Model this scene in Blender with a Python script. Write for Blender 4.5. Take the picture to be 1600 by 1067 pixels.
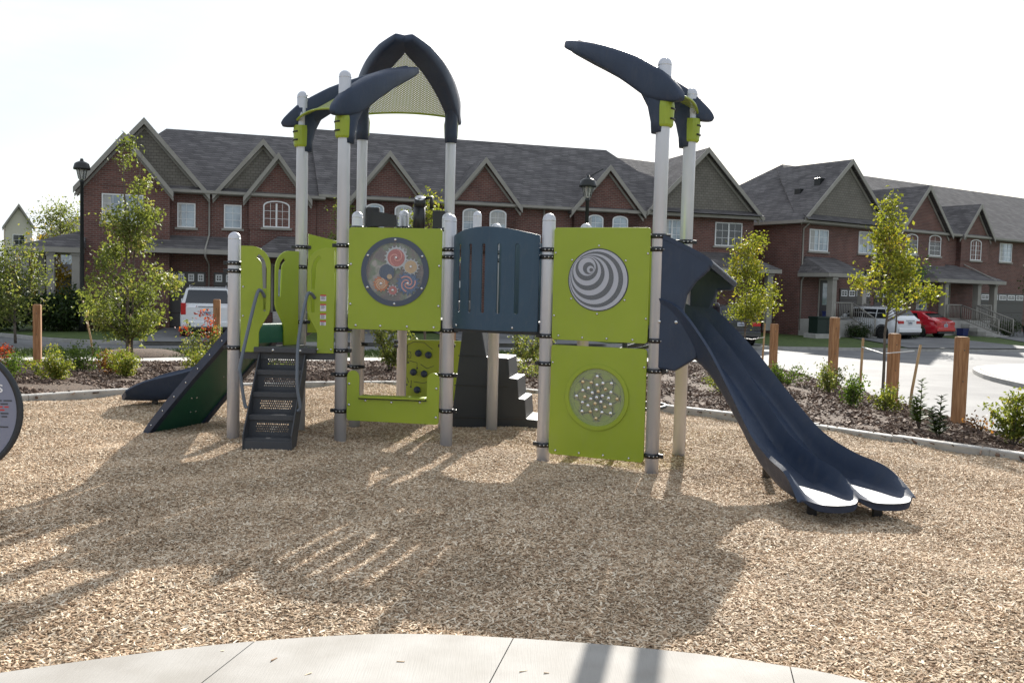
import bpy, bmesh, math, random
import numpy as np
from mathutils import Vector, Matrix
random.seed(7)
for o in list(bpy.data.objects): bpy.data.objects.remove(o)
SC = bpy.context.scene
COL = SC.collection
R = math.radians
# ------------------------------------------------------------------ camera
FPX, CH, CP, CR = 1435.0, 1.65, R(3.3), R(1.4)
_fw = Vector((0, math.cos(CP), -math.sin(CP))); _up = Vector((0, math.sin(CP), math.cos(CP))); _rt = Vector((1, 0, 0))
_xr = _rt*math.cos(CR) + _up*math.sin(CR); _yu = -_rt*math.sin(CR) + _up*math.cos(CR)
cam = bpy.data.cameras.new('camera'); camo = bpy.data.objects.new('camera', cam); COL.objects.link(camo)
cam.sensor_fit = 'HORIZONTAL'; cam.sensor_width = 36.0; cam.lens = FPX/1600*36.0; cam.clip_start = .05; cam.clip_end = 3000
M = Matrix((_xr, _yu, -_fw)).transposed().to_4x4(); M.translation = (0, 0, CH); camo.matrix_world = M
SC.camera = camo
# ------------------------------------------------------------------ light
SUN_AZ, SUN_EL = R(11.6), R(27)          # to the right of the view, above the horizon: back light
sdir = Vector((math.sin(SUN_AZ)*math.cos(SUN_EL), math.cos(SUN_AZ)*math.cos(SUN_EL), math.sin(SUN_EL)))
W = bpy.data.worlds.new('World'); SC.world = W; W.use_nodes = True
nt = W.node_tree; bg = nt.nodes['Background']
sky = nt.nodes.new('ShaderNodeTexSky'); sky.sky_type = 'NISHITA'; sky.sun_disc = False
sky.sun_elevation = SUN_EL; sky.sun_rotation = SUN_AZ; sky.dust_density = 1.2; sky.air_density = 1.0
tc = nt.nodes.new('ShaderNodeTexCoord'); mp = nt.nodes.new('ShaderNodeMapping'); mp.inputs['Scale'].default_value = (1.2, 1.2, 4.5)
ns = nt.nodes.new('ShaderNodeTexNoise'); ns.inputs['Scale'].default_value = 2.2; ns.inputs['Detail'].default_value = 7; ns.inputs['Roughness'].default_value = .55
rp = nt.nodes.new('ShaderNodeValToRGB'); rp.color_ramp.elements[0].position = .33; rp.color_ramp.elements[0].color = (.22, .22, .22, 1)
rp.color_ramp.elements[1].position = .62; rp.color_ramp.elements[1].color = (.95, .95, .95, 1)
mx = nt.nodes.new('ShaderNodeMixRGB'); mx.inputs[2].default_value = (6.9, 7.3, 7.8, 1)
L = nt.links.new
L(tc.outputs['Generated'], mp.inputs[0]); L(mp.outputs[0], ns.inputs[0]); L(ns.outputs[0], rp.inputs[0]); L(rp.outputs[0], mx.inputs[0])
L(sky.outputs[0], mx.inputs[1]); L(mx.outputs[0], bg.inputs[0]); bg.inputs[1].default_value = .071
sl = bpy.data.lights.new('sun', 'SUN'); sl.energy = 5.0; sl.angle = R(.55); sl.color = (1, .95, .87)
so = bpy.data.objects.new('sun', sl); COL.objects.link(so); so.rotation_euler = sdir.to_track_quat('Z', 'Y').to_euler()
SC.view_settings.view_transform = 'Standard'; SC.view_settings.look = 'None'; SC.view_settings.gamma = 1
SC.view_settings.use_curve_mapping = False; SC.view_settings.exposure = 1.05
SC.render.engine = 'CYCLES'
# ------------------------------------------------------------------ pixel -> place
def ray(u, v):
    return _xr*(u-800) + _yu*(533.5-v) + _fw*FPX
def G(u, v, z=0):
    d = ray(u, v); return Vector((0, 0, CH)) + d*((z-CH)/d.z)
def Yp(u, v, y):
    d = ray(u, v); return Vector((0, 0, CH)) + d*(y/d.y)
# ------------------------------------------------------------------ materials
MATS = {}
def mat(name, col, rough=.6, metal=0, col2=None, nscale=8, bump=0, bscale=60, spec=.5, trans=0, alpha=1, detail=4, coat=0, wear=0, stretch=None):
    m = bpy.data.materials.new(name); m.use_nodes = True; t = m.node_tree; b = t.nodes['Principled BSDF']
    b.inputs['Base Color'].default_value = (*col, 1); b.inputs['Roughness'].default_value = rough; b.inputs['Metallic'].default_value = metal
    b.inputs['Specular IOR Level'].default_value = spec; b.inputs['Alpha'].default_value = alpha; b.inputs['Transmission Weight'].default_value = trans
    b.inputs['Coat Weight'].default_value = coat
    c = t.nodes.new('ShaderNodeTexCoord')
    if col2:
        n = t.nodes.new('ShaderNodeTexNoise'); n.inputs['Scale'].default_value = nscale; n.inputs['Detail'].default_value = detail
        r = t.nodes.new('ShaderNodeValToRGB'); r.color_ramp.elements[0].position = .35; r.color_ramp.elements[1].position = .65
        r.color_ramp.elements[0].color = (*col, 1); r.color_ramp.elements[1].color = (*col2, 1)
        t.links.new(c.outputs['Object'], n.inputs[0]); t.links.new(n.outputs[0], r.inputs[0]); t.links.new(r.outputs[0], b.inputs['Base Color'])
    if bump:
        n = t.nodes.new('ShaderNodeTexNoise'); n.inputs['Scale'].default_value = bscale; n.inputs['Detail'].default_value = 5
        u = t.nodes.new('ShaderNodeBump'); u.inputs['Strength'].default_value = bump; u.inputs['Distance'].default_value = .02
        t.links.new(c.outputs['Object'], n.inputs[0]); t.links.new(n.outputs[0], u.inputs['Height']); t.links.new(u.outputs[0], b.inputs['Normal'])
    if wear:
        n = t.nodes.new('ShaderNodeTexNoise'); n.inputs['Scale'].default_value = 16; n.inputs['Detail'].default_value = 12; n.inputs['Roughness'].default_value = .72
        mp_ = t.nodes.new('ShaderNodeMapping'); mp_.inputs['Scale'].default_value = (1, 1, .35); mp_.inputs['Rotation'].default_value = (.3, .2, .5)
        r = t.nodes.new('ShaderNodeMapRange'); r.inputs[1].default_value = .5; r.inputs[2].default_value = .78; r.inputs[3].default_value = 0; r.inputs[4].default_value = wear
        x = t.nodes.new('ShaderNodeMixRGB'); x.inputs[2].default_value = (.3, .27, .22, 1); src = b.inputs['Base Color'].links[0].from_socket
        l = t.links.new; l(c.outputs['Object'], mp_.inputs[0]); l(mp_.outputs[0], n.inputs[0]); l(n.outputs[0], r.inputs[0]); l(r.outputs[0], x.inputs[0]); l(src, x.inputs[1]); l(x.outputs[0], b.inputs['Base Color'])
        r2 = t.nodes.new('ShaderNodeMapRange'); r2.inputs[1].default_value = .3; r2.inputs[2].default_value = .7; r2.inputs[3].default_value = max(rough-.08, .05); r2.inputs[4].default_value = rough+.16; l(n.outputs[0], r2.inputs[0]); l(r2.outputs[0], b.inputs['Roughness'])
    if stretch:
        for n in [q for q in t.nodes if q.type == 'TEX_NOISE']:
            mp_ = t.nodes.new('ShaderNodeMapping'); mp_.inputs['Scale'].default_value = stretch; t.links.new(c.outputs['Object'], mp_.inputs[0]); t.links.new(mp_.outputs[0], n.inputs[0])
    MATS[name] = m; return m
def brickmat(name, c1, c2, mortar, bw, bh, ms, horiz=True, bump=.4, noise=.5):
    """courses laid in the object's own frame: u = x+y, v = z"""
    m = bpy.data.materials.new(name); m.use_nodes = True; t = m.node_tree; b = t.nodes['Principled BSDF']; b.inputs['Roughness'].default_value = .85
    c = t.nodes.new('ShaderNodeTexCoord'); s = t.nodes.new('ShaderNodeSeparateXYZ'); a = t.nodes.new('ShaderNodeMath'); a.operation = 'ADD'
    k = t.nodes.new('ShaderNodeCombineXYZ'); br = t.nodes.new('ShaderNodeTexBrick')
    br.inputs['Color1'].default_value = (*c1, 1); br.inputs['Color2'].default_value = (*c2, 1); br.inputs['Mortar'].default_value = (*mortar, 1)
    br.inputs['Scale'].default_value = 1; br.inputs['Brick Width'].default_value = bw; br.inputs['Row Height'].default_value = bh; br.inputs['Mortar Size'].default_value = ms
    l = t.links.new
    l(c.outputs['Object'], s.inputs[0]); l(s.outputs[0], a.inputs[0]); l(s.outputs[1], a.inputs[1]); l(a.outputs[0], k.inputs[0]); l(s.outputs[2], k.inputs[1]); l(k.outputs[0], br.inputs[0])
    n = t.nodes.new('ShaderNodeTexNoise'); n.inputs['Scale'].default_value = 1.3; n.inputs['Detail'].default_value = 6; l(c.outputs['Object'], n.inputs[0])
    r = t.nodes.new('ShaderNodeMapRange'); r.inputs[1].default_value = .3; r.inputs[2].default_value = .7; r.inputs[3].default_value = 1-noise*.5; r.inputs[4].default_value = 1+noise*.5; l(n.outputs[0], r.inputs[0])
    x = t.nodes.new('ShaderNodeMixRGB'); x.blend_type = 'MULTIPLY'; x.inputs[0].default_value = 1; l(br.outputs[0], x.inputs[1]); l(r.outputs[0], x.inputs[2]); l(x.outputs[0], b.inputs['Base Color'])
    u = t.nodes.new('ShaderNodeBump'); u.inputs['Strength'].default_value = bump; u.inputs['Distance'].default_value = .02; l(br.outputs['Fac'], u.inputs['Height']); u.invert = True; l(u.outputs[0], b.inputs['Normal'])
    MATS[name] = m; return m
def leafmat(name, c1, c2, c3=None):
    m = bpy.data.materials.new(name); m.use_nodes = True; t = m.node_tree; b = t.nodes['Principled BSDF']; out = t.nodes['Material Output']
    a = t.nodes.new('ShaderNodeAttribute'); a.attribute_name = 'rnd'; r = t.nodes.new('ShaderNodeValToRGB')
    r.color_ramp.elements[0].color = (*c1, 1); r.color_ramp.elements[1].color = (*c2, 1); r.color_ramp.elements[1].position = .8
    if c3: e = r.color_ramp.elements.new(.93); e.color = (*c3, 1)
    tr = t.nodes.new('ShaderNodeBsdfTranslucent'); mxs = t.nodes.new('ShaderNodeMixShader'); mxs.inputs[0].default_value = .42
    g = t.nodes.new('ShaderNodeMixRGB'); g.blend_type = 'MULTIPLY'; g.inputs[0].default_value = 1; g.inputs[2].default_value = (1.5, 1.5, .7, 1)
    t.links.new(a.outputs['Fac'], r.inputs[0]); t.links.new(r.outputs[0], b.inputs['Base Color']); t.links.new(r.outputs[0], g.inputs[1]); t.links.new(g.outputs[0], tr.inputs[0])
    t.links.new(b.outputs[0], mxs.inputs[1]); t.links.new(tr.outputs[0], mxs.inputs[2]); t.links.new(mxs.outputs[0], out.inputs[0])
    b.inputs['Roughness'].default_value = .58; b.inputs['Specular IOR Level'].default_value = .3
    MATS[name] = m; return m
lime = mat('lime_plastic', (.27, .345, .02), .38, col2=(.29, .365, .024), nscale=3, bump=.05, bscale=220, wear=.1)
navy = mat('navy_plastic', (.016, .029, .06), .48, col2=(.02, .035, .07), nscale=5, bump=.12, bscale=300, wear=.1)
bluep = mat('blue_panel', (.022, .055, .094), .42, col2=(.026, .062, .104), nscale=4, bump=.05, bscale=200, wear=.1)
charc = mat('charcoal_plastic', (.02, .024, .03), .5, bump=.1, bscale=200)
greenp = mat('green_plastic', (.016, .098, .06), .4, col2=(.02, .11, .068), nscale=3, bump=.1, bscale=200)
alu = mat('aluminium_post', (.58, .59, .64), .34, metal=.25, col2=(.54, .55, .59), nscale=2)
black = mat('black_clamp', (.012, .012, .014), .4)
steel = mat('bolt_steel', (.6, .6, .6), .25, metal=1)
deckm = mat('grey_deck', (.05, .053, .06), .55, bump=.1, bscale=300)
railm = mat('grey_tube', (.11, .13, .16), .4)
white = mat('white_paint', (.75, .75, .75), .5)
red = mat('red_print', (.5, .03, .03), .5)
paper = mat('label_white', (.62, .62, .66), .6)
ink = mat('ink_dark', (.05, .05, .06), .6)
concrete = mat('concrete', (.36, .345, .32), .85, col2=(.42, .405, .38), nscale=3, bump=.15, bscale=120, detail=8)
kerbc = mat('kerb_concrete', (.31, .3, .28), .85, col2=(.39, .38, .36), nscale=6, bump=.2, bscale=80)
asphalt = mat('asphalt', (.125, .125, .128), .85, col2=(.19, .19, .188), nscale=.6, bump=.2, bscale=150, detail=9)
grassm = mat('lawn_green', (.04, .07, .01), .9, col2=(.075, .115, .018), nscale=3, bump=.8, bscale=45, detail=8)
mulchm = mat('mulch_brown', (.035, .02, .012), .95, col2=(.12, .075, .045), nscale=28, bump=1, bscale=45, detail=8)
timber = mat('cedar_timber', (.25, .115, .045), .75, col2=(.4, .21, .1), nscale=9, bump=.4, bscale=14, detail=8, stretch=(3, 3, .35))
stakem = mat('stake_wood', (.42, .28, .14), .8, col2=(.34, .2, .1), nscale=9)
barkm = mat('bark', (.09, .07, .055), .9, col2=(.14, .115, .09), nscale=14, bump=.5, bscale=40)
brick = brickmat('red_brick', (.168, .066, .052), (.105, .042, .035), (.175, .135, .118), .24, .085, .012, noise=.35)
siding = brickmat('taupe_shingle_siding', (.19, .172, .148), (.16, .146, .124), (.085, .077, .066), .22, .13, .01, noise=.2)
shingle = brickmat('roof_shingle', (.15, .139, .138), (.085, .078, .08), (.055, .051, .051), .45, .11, .012, bump=.6, noise=.5)
trim = mat('taupe_trim', (.3, .28, .25), .6, col2=(.26, .243, .215), nscale=2)
curtm = mat('curtain_cloth', (.5, .49, .46), .8, col2=(.36, .36, .36), nscale=7, stretch=(3, 3, .2))
wframe = mat('window_white', (.72, .72, .72), .45)
wglass = mat('window_glass', (.16, .21, .26), .04, spec=1.0, col2=(.42, .5, .56), nscale=1.1)
wdark = mat('window_dark', (.02, .025, .03), .05, spec=.8)
gdoor = mat('garage_door', (.075, .07, .066), .55)
pole = mat('lamp_black', (.012, .014, .014), .4)
lglass = mat('lamp_glass', (.6, .6, .58), .15, trans=.6)
carw = mat('car_white', (.72, .73, .75), .22, coat=.6)
carr = mat('car_red', (.5, .012, .025), .22, coat=.6)
card = mat('car_dark', (.02, .022, .03), .2, coat=.7)
cglass = mat('car_glass', (.012, .014, .018), .05, spec=.8)
tyre = mat('tyre_rubber', (.015, .015, .015), .85)
rimm = mat('wheel_rim', (.35, .35, .36), .3, metal=.8)
tail = mat('tail_light', (.45, .01, .015), .2)
plate = mat('number_plate', (.5, .52, .56), .5)
beige = mat('beige_siding', (.5, .47, .4), .8)
clear = mat('clear_plastic', (.8, .85, .88), .06, alpha=.06)
signg = mat('sign_grey', (.2, .21, .28), .45)
# ------------------------------------------------------------------ mesh builder
class MB:
    def __init__(s): s.v = []; s.f = []; s.sm = []
    def add(s, vs, fs, smooth=False):
        n = len(s.v); s.v += [tuple(p) for p in vs]; s.f += [tuple(i+n for i in f) for f in fs]; s.sm += [smooth]*len(fs); return s
    def box(s, x0, x1, y0, y1, z0, z1, M=None, bev=0):
        if bev:
            bm = bmesh.new(); bmesh.ops.create_cube(bm, size=1)
            for q in bm.verts: q.co = ((x0+x1)/2+q.co.x*(x1-x0), (y0+y1)/2+q.co.y*(y1-y0), (z0+z1)/2+q.co.z*(z1-z0))
            bmesh.ops.bevel(bm, geom=bm.edges[:], offset=bev, segments=2, affect='EDGES', profile=.5)
            bm.verts.index_update(); vs = [q.co.copy() for q in bm.verts]; fs = [[w.index for w in f.verts] for f in bm.faces]; bm.free()
        else:
            vs = [Vector(p) for p in ((x0, y0, z0), (x1, y0, z0), (x1, y1, z0), (x0, y1, z0), (x0, y0, z1), (x1, y0, z1), (x1, y1, z1), (x0, y1, z1))]
            fs = [(0, 3, 2, 1), (4, 5, 6, 7), (0, 1, 5, 4), (1, 2, 6, 5), (2, 3, 7, 6), (3, 0, 4, 7)]
        if M: vs = [M @ q for q in vs]
        return s.add(vs, fs)
    def tube(s, pts, r, n=10, cap=True, smooth=True):
        pts = [Vector(p) for p in pts]; m = len(pts); rs = r if isinstance(r, (list, tuple)) else [r]*m
        vs = []; fs = []; ref = None
        for i, p in enumerate(pts):
            d = (pts[min(i+1, m-1)]-pts[max(i-1, 0)]).normalized()
            if ref is None: ref = Vector((0, 0, 1)) if abs(d.z) < .9 else Vector((1, 0, 0))
            a = (ref-d*ref.dot(d)).normalized(); ref = a; b = d.cross(a)
            for k in range(n):
                t = 2*math.pi*k/n; vs.append(p+(a*math.cos(t)+b*math.sin(t))*rs[i])
        for i in range(m-1):
            for k in range(n): fs.append((i*n+k, i*n+(k+1) % n, (i+1)*n+(k+1) % n, (i+1)*n+k))
        if cap: fs += [tuple(reversed(range(n))), tuple(range((m-1)*n, m*n))]
        return s.add(vs, fs, smooth)
    def lathe(s, prof, c=(0, 0, 0), n=24, M=None, smooth=True, cap=True):
        vs = []; fs = []; m = len(prof); c = Vector(c)
        for r, z in prof:
            for k in range(n): t = 2*math.pi*k/n; vs.append(Vector((r*math.cos(t), r*math.sin(t), z)))
        vs = [(M @ q if M else q)+c for q in vs]
        for i in range(m-1):
            for k in range(n): fs.append((i*n+k, i*n+(k+1) % n, (i+1)*n+(k+1) % n, (i+1)*n+k))
        if cap and prof[0][0] > 1e-5: fs.append(tuple(reversed(range(n))))
        if cap and prof[-1][0] > 1e-5: fs.append(tuple(range((m-1)*n, m*n)))
        return s.add(vs, fs, smooth)
    def prism(s, poly, fn):
        """poly: 2D points; fn(p, side) -> 3D point, side 0/1"""
        n = len(poly); vs = [fn(p, 0) for p in poly]+[fn(p, 1) for p in poly]
        fs = [tuple(range(n)), tuple(reversed(range(n, 2*n)))]+[(i, i+n, (i+1) % n+n, (i+1) % n) for i in range(n)]
        return s.add(vs, fs)
    def loft(s, rings, close=True, caps=False, smooth=True):
        n = len(rings[0]); vs = [p for r in rings for p in r]; fs = []
        for i in range(len(rings)-1):
            for k in range(n if close else n-1): fs.append((i*n+k, i*n+(k+1) % n, (i+1)*n+(k+1) % n, (i+1)*n+k))
        if caps: fs += [tuple(reversed(range(n))), tuple(range((len(rings)-1)*n, len(rings)*n))]
        return s.add(vs, fs, smooth)
    def build(s, name, material, parent=None, normals=True):
        me = bpy.data.meshes.new(name); me.from_pydata(s.v, [], s.f)
        me.polygons.foreach_set('use_smooth', s.sm); me.update()
        if normals:
            bm = bmesh.new(); bm.from_mesh(me); bmesh.ops.recalc_face_normals(bm, faces=bm.faces[:]); bm.to_mesh(me); bm.free()
        me.materials.append(material)
        o = bpy.data.objects.new(name, me); COL.objects.link(o)
        if parent: o.parent = parent
        return o
def tag(o, label=None, cat=None, group=None, kind=None):
    if label: o['label'] = label
    if cat: o['category'] = cat
    if group: o['group'] = group
    if kind: o['kind'] = kind
    return o
def empty(name, loc=(0, 0, 0), rz=0):
    o = bpy.data.objects.new(name, None); COL.objects.link(o); o.location = loc; o.rotation_euler.z = rz; o.empty_display_size = .1; return o
def copy_tree(o, parent=None):
    c = o.copy(); COL.objects.link(c); c.parent = parent
    for ch in list(o.children): copy_tree(ch, c)
    return c
def circ(cx, cy, r, n=40): return [(cx+r*math.cos(2*math.pi*k/n), cy+r*math.sin(2*math.pi*k/n)) for k in range(n)]
def rrect(x0, x1, y0, y1, r, n=5):
    out = []
    for cx, cy, a in ((x1-r, y1-r, 0), (x0+r, y1-r, 90), (x0+r, y0+r, 180), (x1-r, y0+r, 270)):
        for k in range(n+1): t = R(a+90*k/n); out.append((cx+r*math.cos(t), cy+r*math.sin(t)))
    return out
def slot(x, y0, y1, r): return rrect(x-r, x+r, y0, y1, r*.98)
def platemesh(polys, th, bev=.003):
    cu = bpy.data.curves.new('plate', 'CURVE'); cu.dimensions = '2D'; cu.fill_mode = 'BOTH'; cu.extrude = max(th/2-bev, .0005); cu.bevel_depth = bev; cu.bevel_resolution = 1; cu.offset = -bev
    for p in polys:
        sp = cu.splines.new('POLY'); sp.points.add(len(p)-1); sp.use_cyclic_u = True
        for q, c in zip(sp.points, p): q.co = (c[0], c[1], 0, 1)
    o = bpy.data.objects.new('plate', cu); COL.objects.link(o); bpy.context.view_layer.update()
    me = bpy.data.meshes.new_from_object(o.evaluated_get(bpy.context.evaluated_depsgraph_get()))
    bpy.data.objects.remove(o); bpy.data.curves.remove(cu); return me
def panel(name, polys, th, material, parent, P, Q, off=0, bev=.003):
    """upright plate: local x runs from P to Q (plan), local y is height, front faces the camera side"""
    me = platemesh(polys, th, bev); me.materials.clear(); me.materials.append(material); me.name = name
    P = Vector((P[0], P[1], 0)); Q = Vector((Q[0], Q[1], 0)); x = (Q-P).normalized(); nrm = x.cross(Vector((0, 0, 1)))
    me.transform(Matrix(((x.x, 0, nrm.x, P.x+nrm.x*off), (x.y, 0, nrm.y, P.y+nrm.y*off), (0, 1, 0, 0), (0, 0, 0, 1))))
    o = bpy.data.objects.new(name, me); COL.objects.link(o); o.parent = parent; return o
def pmat(P, Q, off=0):
    P = Vector((P[0], P[1], 0)); Q = Vector((Q[0], Q[1], 0)); x = (Q-P).normalized(); n = x.cross(Vector((0, 0, 1)))
    return Matrix(((x.x, 0, n.x, P.x+n.x*off), (x.y, 0, n.y, P.y+n.y*off), (0, 1, 0, 0), (0, 0, 0, 1)))
def disc(name, c, r, z0, z1, material, parent, Mx, n=36):
    return MB().lathe([(r, z0), (r, z1)], n=n, M=None, smooth=False).build(name, material, parent) if Mx is None else \
        MB().add([Mx @ Vector((c[0]+p[0], c[1]+p[1], z)) for z in (z0, z1) for p in circ(0, 0, r, n)],
                 [tuple(reversed(range(n))), tuple(range(n, 2*n))]+[(i, (i+1) % n, (i+1) % n+n, i+n) for i in range(n)]).build(name, material, parent)
#@@GROUND
# ================================================================== GROUND
def resample(poly, C, angs):
    """polyline around C -> point at each angle (degrees)"""
    a = [math.degrees(math.atan2(p[1]-C[1], p[0]-C[0])) for p in poly]
    a = [q+360 if q < -150 else q for q in a]; d = [math.hypot(p[0]-C[0], p[1]-C[1]) for p in poly]
    z = sorted(zip(a, d)); rr = np.interp(angs, [q[0] for q in z], [q[1] for q in z])
    return [Vector((C[0]+r*math.cos(R(t)), C[1]+r*math.sin(R(t)), 0)) for r, t in zip(rr, angs)]
def densify(poly, k=8):
    out = []
    for a, b in zip(poly[:-1], poly[1:]): out += [(a[0]+(b[0]-a[0])*i/k, a[1]+(b[1]-a[1])*i/k) for i in range(k)]
    return out+[poly[-1]]
PC = (-.6, 7.5); ANG = np.linspace(-48, 228, 140)
RINGP = [(5.5, .5), (6.1, 3), (6.25, 5.5), (6.0, 7.8), (5.37, 9.5), (4.15, 10.89), (3.36, 11.89), (2.5, 12.62), (1.5, 13.6), (.32, 14.53), (-.9, 15.1), (-2.12, 15.25), (-3.31, 14.86), (-4.89, 14), (-6.03, 12.89), (-6.62, 12.23), (-7.4, 10.9), (-7.8, 9), (-7.9, 6), (-7.5, 3), (-6.6, .5)]
ring = resample(densify(RINGP, 4), PC, ANG)
e1 = Vector((math.cos(R(17)), math.sin(R(17)), 0)); e2 = Vector((-e1.y, e1.x, 0)); OL = Vector((-13.8, 41, 0))
def ST(s, t): p = OL+e1*s+e2*t; return (p.x, p.y)
BEDP = [(7.0, -3), (7.0, 6), (6.95, 12), (6.9, 18), (6.9, 22.5), (6.2, 24.2), (4.6, 24.6)]+[ST(s, -20.8) for s in (11, 8, 4, 0, -6, -12)]+[(-19, 10), (-18, 4), (-16, -3)]
bed = resample(densify(BEDP, 6), PC, ANG)
def strip(name, A, B, za, zb, material, rows=1, wob=0, kind='structure', parent=None):
    m = MB(); n = len(A); rg = []
    for j in range(rows+1):
        t = j/rows; rg.append([Vector((*(A[i].lerp(B[i], t)).xy, za+(zb-za)*t+(random.uniform(-wob, wob) if 0 < j < rows else 0))) for i in range(n)])
    for j in range(rows):
        m.add(rg[j]+rg[j+1], [(i, i+1, n+i+1, n+i) for i in range(n-1)], True)
    o = m.build(name, material, parent, normals=False)
    for p in o.data.polygons:
        if p.normal.z < 0: p.flip()
    if kind: o['kind'] = kind
    return o
m = MB(); S = 1500; m.add([(-S, -S, -.74), (S, -S, -.74), (S, S, -.74), (-S, S, -.74)], [(0, 1, 2, 3)]); tag(m.build('ground', grassm), kind='structure')
m = MB(); m.add([(-60, -20, -.65), (70, -20, -.65), (70, 62, -.65), (-60, 62, -.65)], [(0, 1, 2, 3)]); tag(m.build('road', asphalt), kind='structure')
# park: mulch bed, footpath, verge
MBED = strip('mulch_bed', ring, bed, .02, -.22, mulchm, 9, .035)
def line_strip(name, A, B, za, zb, material, skirt=.35, kind='structure', rows=1):
    A = [Vector((p[0], p[1], 0)) for p in A]; B = [Vector((p[0], p[1], 0)) for p in B]
    m = MB(); n = len(A); zs = lambda z, i: z[i] if isinstance(z, (list, tuple)) else z
    ta = [Vector((A[i].x, A[i].y, zs(za, i))) for i in range(n)]; tb = [Vector((B[i].x, B[i].y, zs(zb, i))) for i in range(n)]
    dn = Vector((0, 0, -skirt))
    rings_ = [[p+dn for p in ta], ta, tb, [p+dn for p in tb]]
    for a, b in zip(rings_[:-1], rings_[1:]): m.add(a+b, [(i, i+1, n+i+1, n+i) for i in range(n-1)])
    m.add([ta[0], tb[0], tb[0]+dn, ta[0]+dn, ta[-1], tb[-1], tb[-1]+dn, ta[-1]+dn], [(0, 1, 2, 3), (4, 7, 6, 5)])
    o = m.build(name, material)
    if kind: o['kind'] = kind
    return o
sv = (-30, -24, -18, -12, -6, 0, 4, 8, 11, 12.4, 13.6)
line_strip('footpath', [ST(s, -20.78) for s in sv], [ST(s, -19.4) for s in sv], -.215, -.235, concrete)
nk = [ST(s, -14.5) for s in sv]
NV = line_strip('grass_verge', [ST(s, -19.38) for s in sv], nk, -.225, -.43, grassm, .5)
sidek = [(7.15, -8), (7.15, 4), (7.15, 12), (7.15, 18), (7.15, 23), (6.9, 25.2), (6.4, 27), (5.9, 28.6), (4.6, 30.2), (3.0, 31.0)]
line_strip('grass_bank', [(6.97, -8), (6.97, 4), (6.95, 12), (6.9, 18), (6.85, 22.6), (6.1, 24.4), (5.2, 25.5), (4.6, 27), (3.2, 28), (1.6, 28.2)], sidek, [-.22]*5+[-.24, -.27, -.33, -.38, -.4], -.43, grassm, .4)
def kerb(name, pts, w=.16, z0=-.7, z1=-.5, left=True, material=None):
    P = [Vector((p[0], p[1], 0)) for p in pts]; A = []; B = []
    for i, p in enumerate(P):
        d = (P[min(i+1, len(P)-1)]-P[max(i-1, 0)]).normalized(); n = Vector((-d.y, d.x, 0))*(1 if left else -1)
        A.append(p); B.append(p+n*w)
    return line_strip(name, A, B, z1, z1, material or kerbc, z1-z0)
def smooth_poly(pts, k=6):
    P = [Vector((p[0], p[1], 0)) for p in pts]; out = []
    for i in range(len(P)-1):
        a, b, c, d = P[max(i-1, 0)], P[i], P[i+1], P[min(i+2, len(P)-1)]
        for j in range(k):
            t = j/k; out.append(((2*b)+(c-a)*t+(2*a-5*b+4*c-d)*t*t+(3*b-a-3*c+d)*t**3)*.5)
    return [(p.x, p.y) for p in out]+[(P[-1].x, P[-1].y)]
kerb('kerb', smooth_poly([ST(s, -14.42) for s in (-30, -20, -10, 0, 8, 12)]+[(3.05, 31.1), (4.7, 30.3), (6.0, 28.65), (6.55, 27), (7.05, 25.2), (7.22, 23), (7.22, 12), (7.22, -8)], 4), .22, -.72, -.42, True)
FK = smooth_poly([(-45, 50), (-28, 39.8), (-19.6, 35.2), (-17, 33.3), (-14.5, 32.5), (-11.4, 33.0), (0, 36.6), (7.7, 38.9), (12., 39.0), (18.3, 40.2), (30, 44), (60, 56)], 5)
kerb('kerb', FK, .2, -.72, -.53, False)
far = [Vector((p[0], p[1], 0)) for p in FK]
# far lawn rises to the houses
HB = [Vector((p.x-3.2+.08*p.x, p.y+9.5, 0)) for p in far]
m = MB(); rows = [(far, -.52), ([a.lerp(b, .5) for a, b in zip(far, HB)], -.5), (HB, -.46), ([b+Vector((0, 60, 0)) for b in HB], -.4)]
for (A, za), (B, zb) in zip(rows[:-1], rows[1:]):
    n = len(A); m.add([(p.x, p.y, za) for p in A]+[(p.x, p.y, zb) for p in B], [(i, i+1, n+i+1, n+i) for i in range(n-1)], True)
LAWN = m.build('lawn', grassm); LAWN['kind'] = 'structure'
CK = smooth_poly([(13.4, -8), (13.4, 14), (13.45, 24), (14.2, 28), (15.6, 30.4), (18.2, 31.9), (24, 33.6), (40, 38.6), (60, 46)], 5)
kerb('kerb', CK, .22, -.72, -.52, False)
pv = [Vector((p[0], p[1], 0)) for p in CK]
line_strip('footpath', [p+(Vector((1.6, -.6, 0)))*.14 for p in pv], [p+Vector((1.7, -1.2, 0)) for p in pv], -.515, -.5, concrete, .2)
line_strip('lawn', [p+Vector((1.7, -1.2, 0)) for p in pv], [p+Vector((26, -18, 0)) for p in pv], -.505, -.45, grassm, .2)
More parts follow.
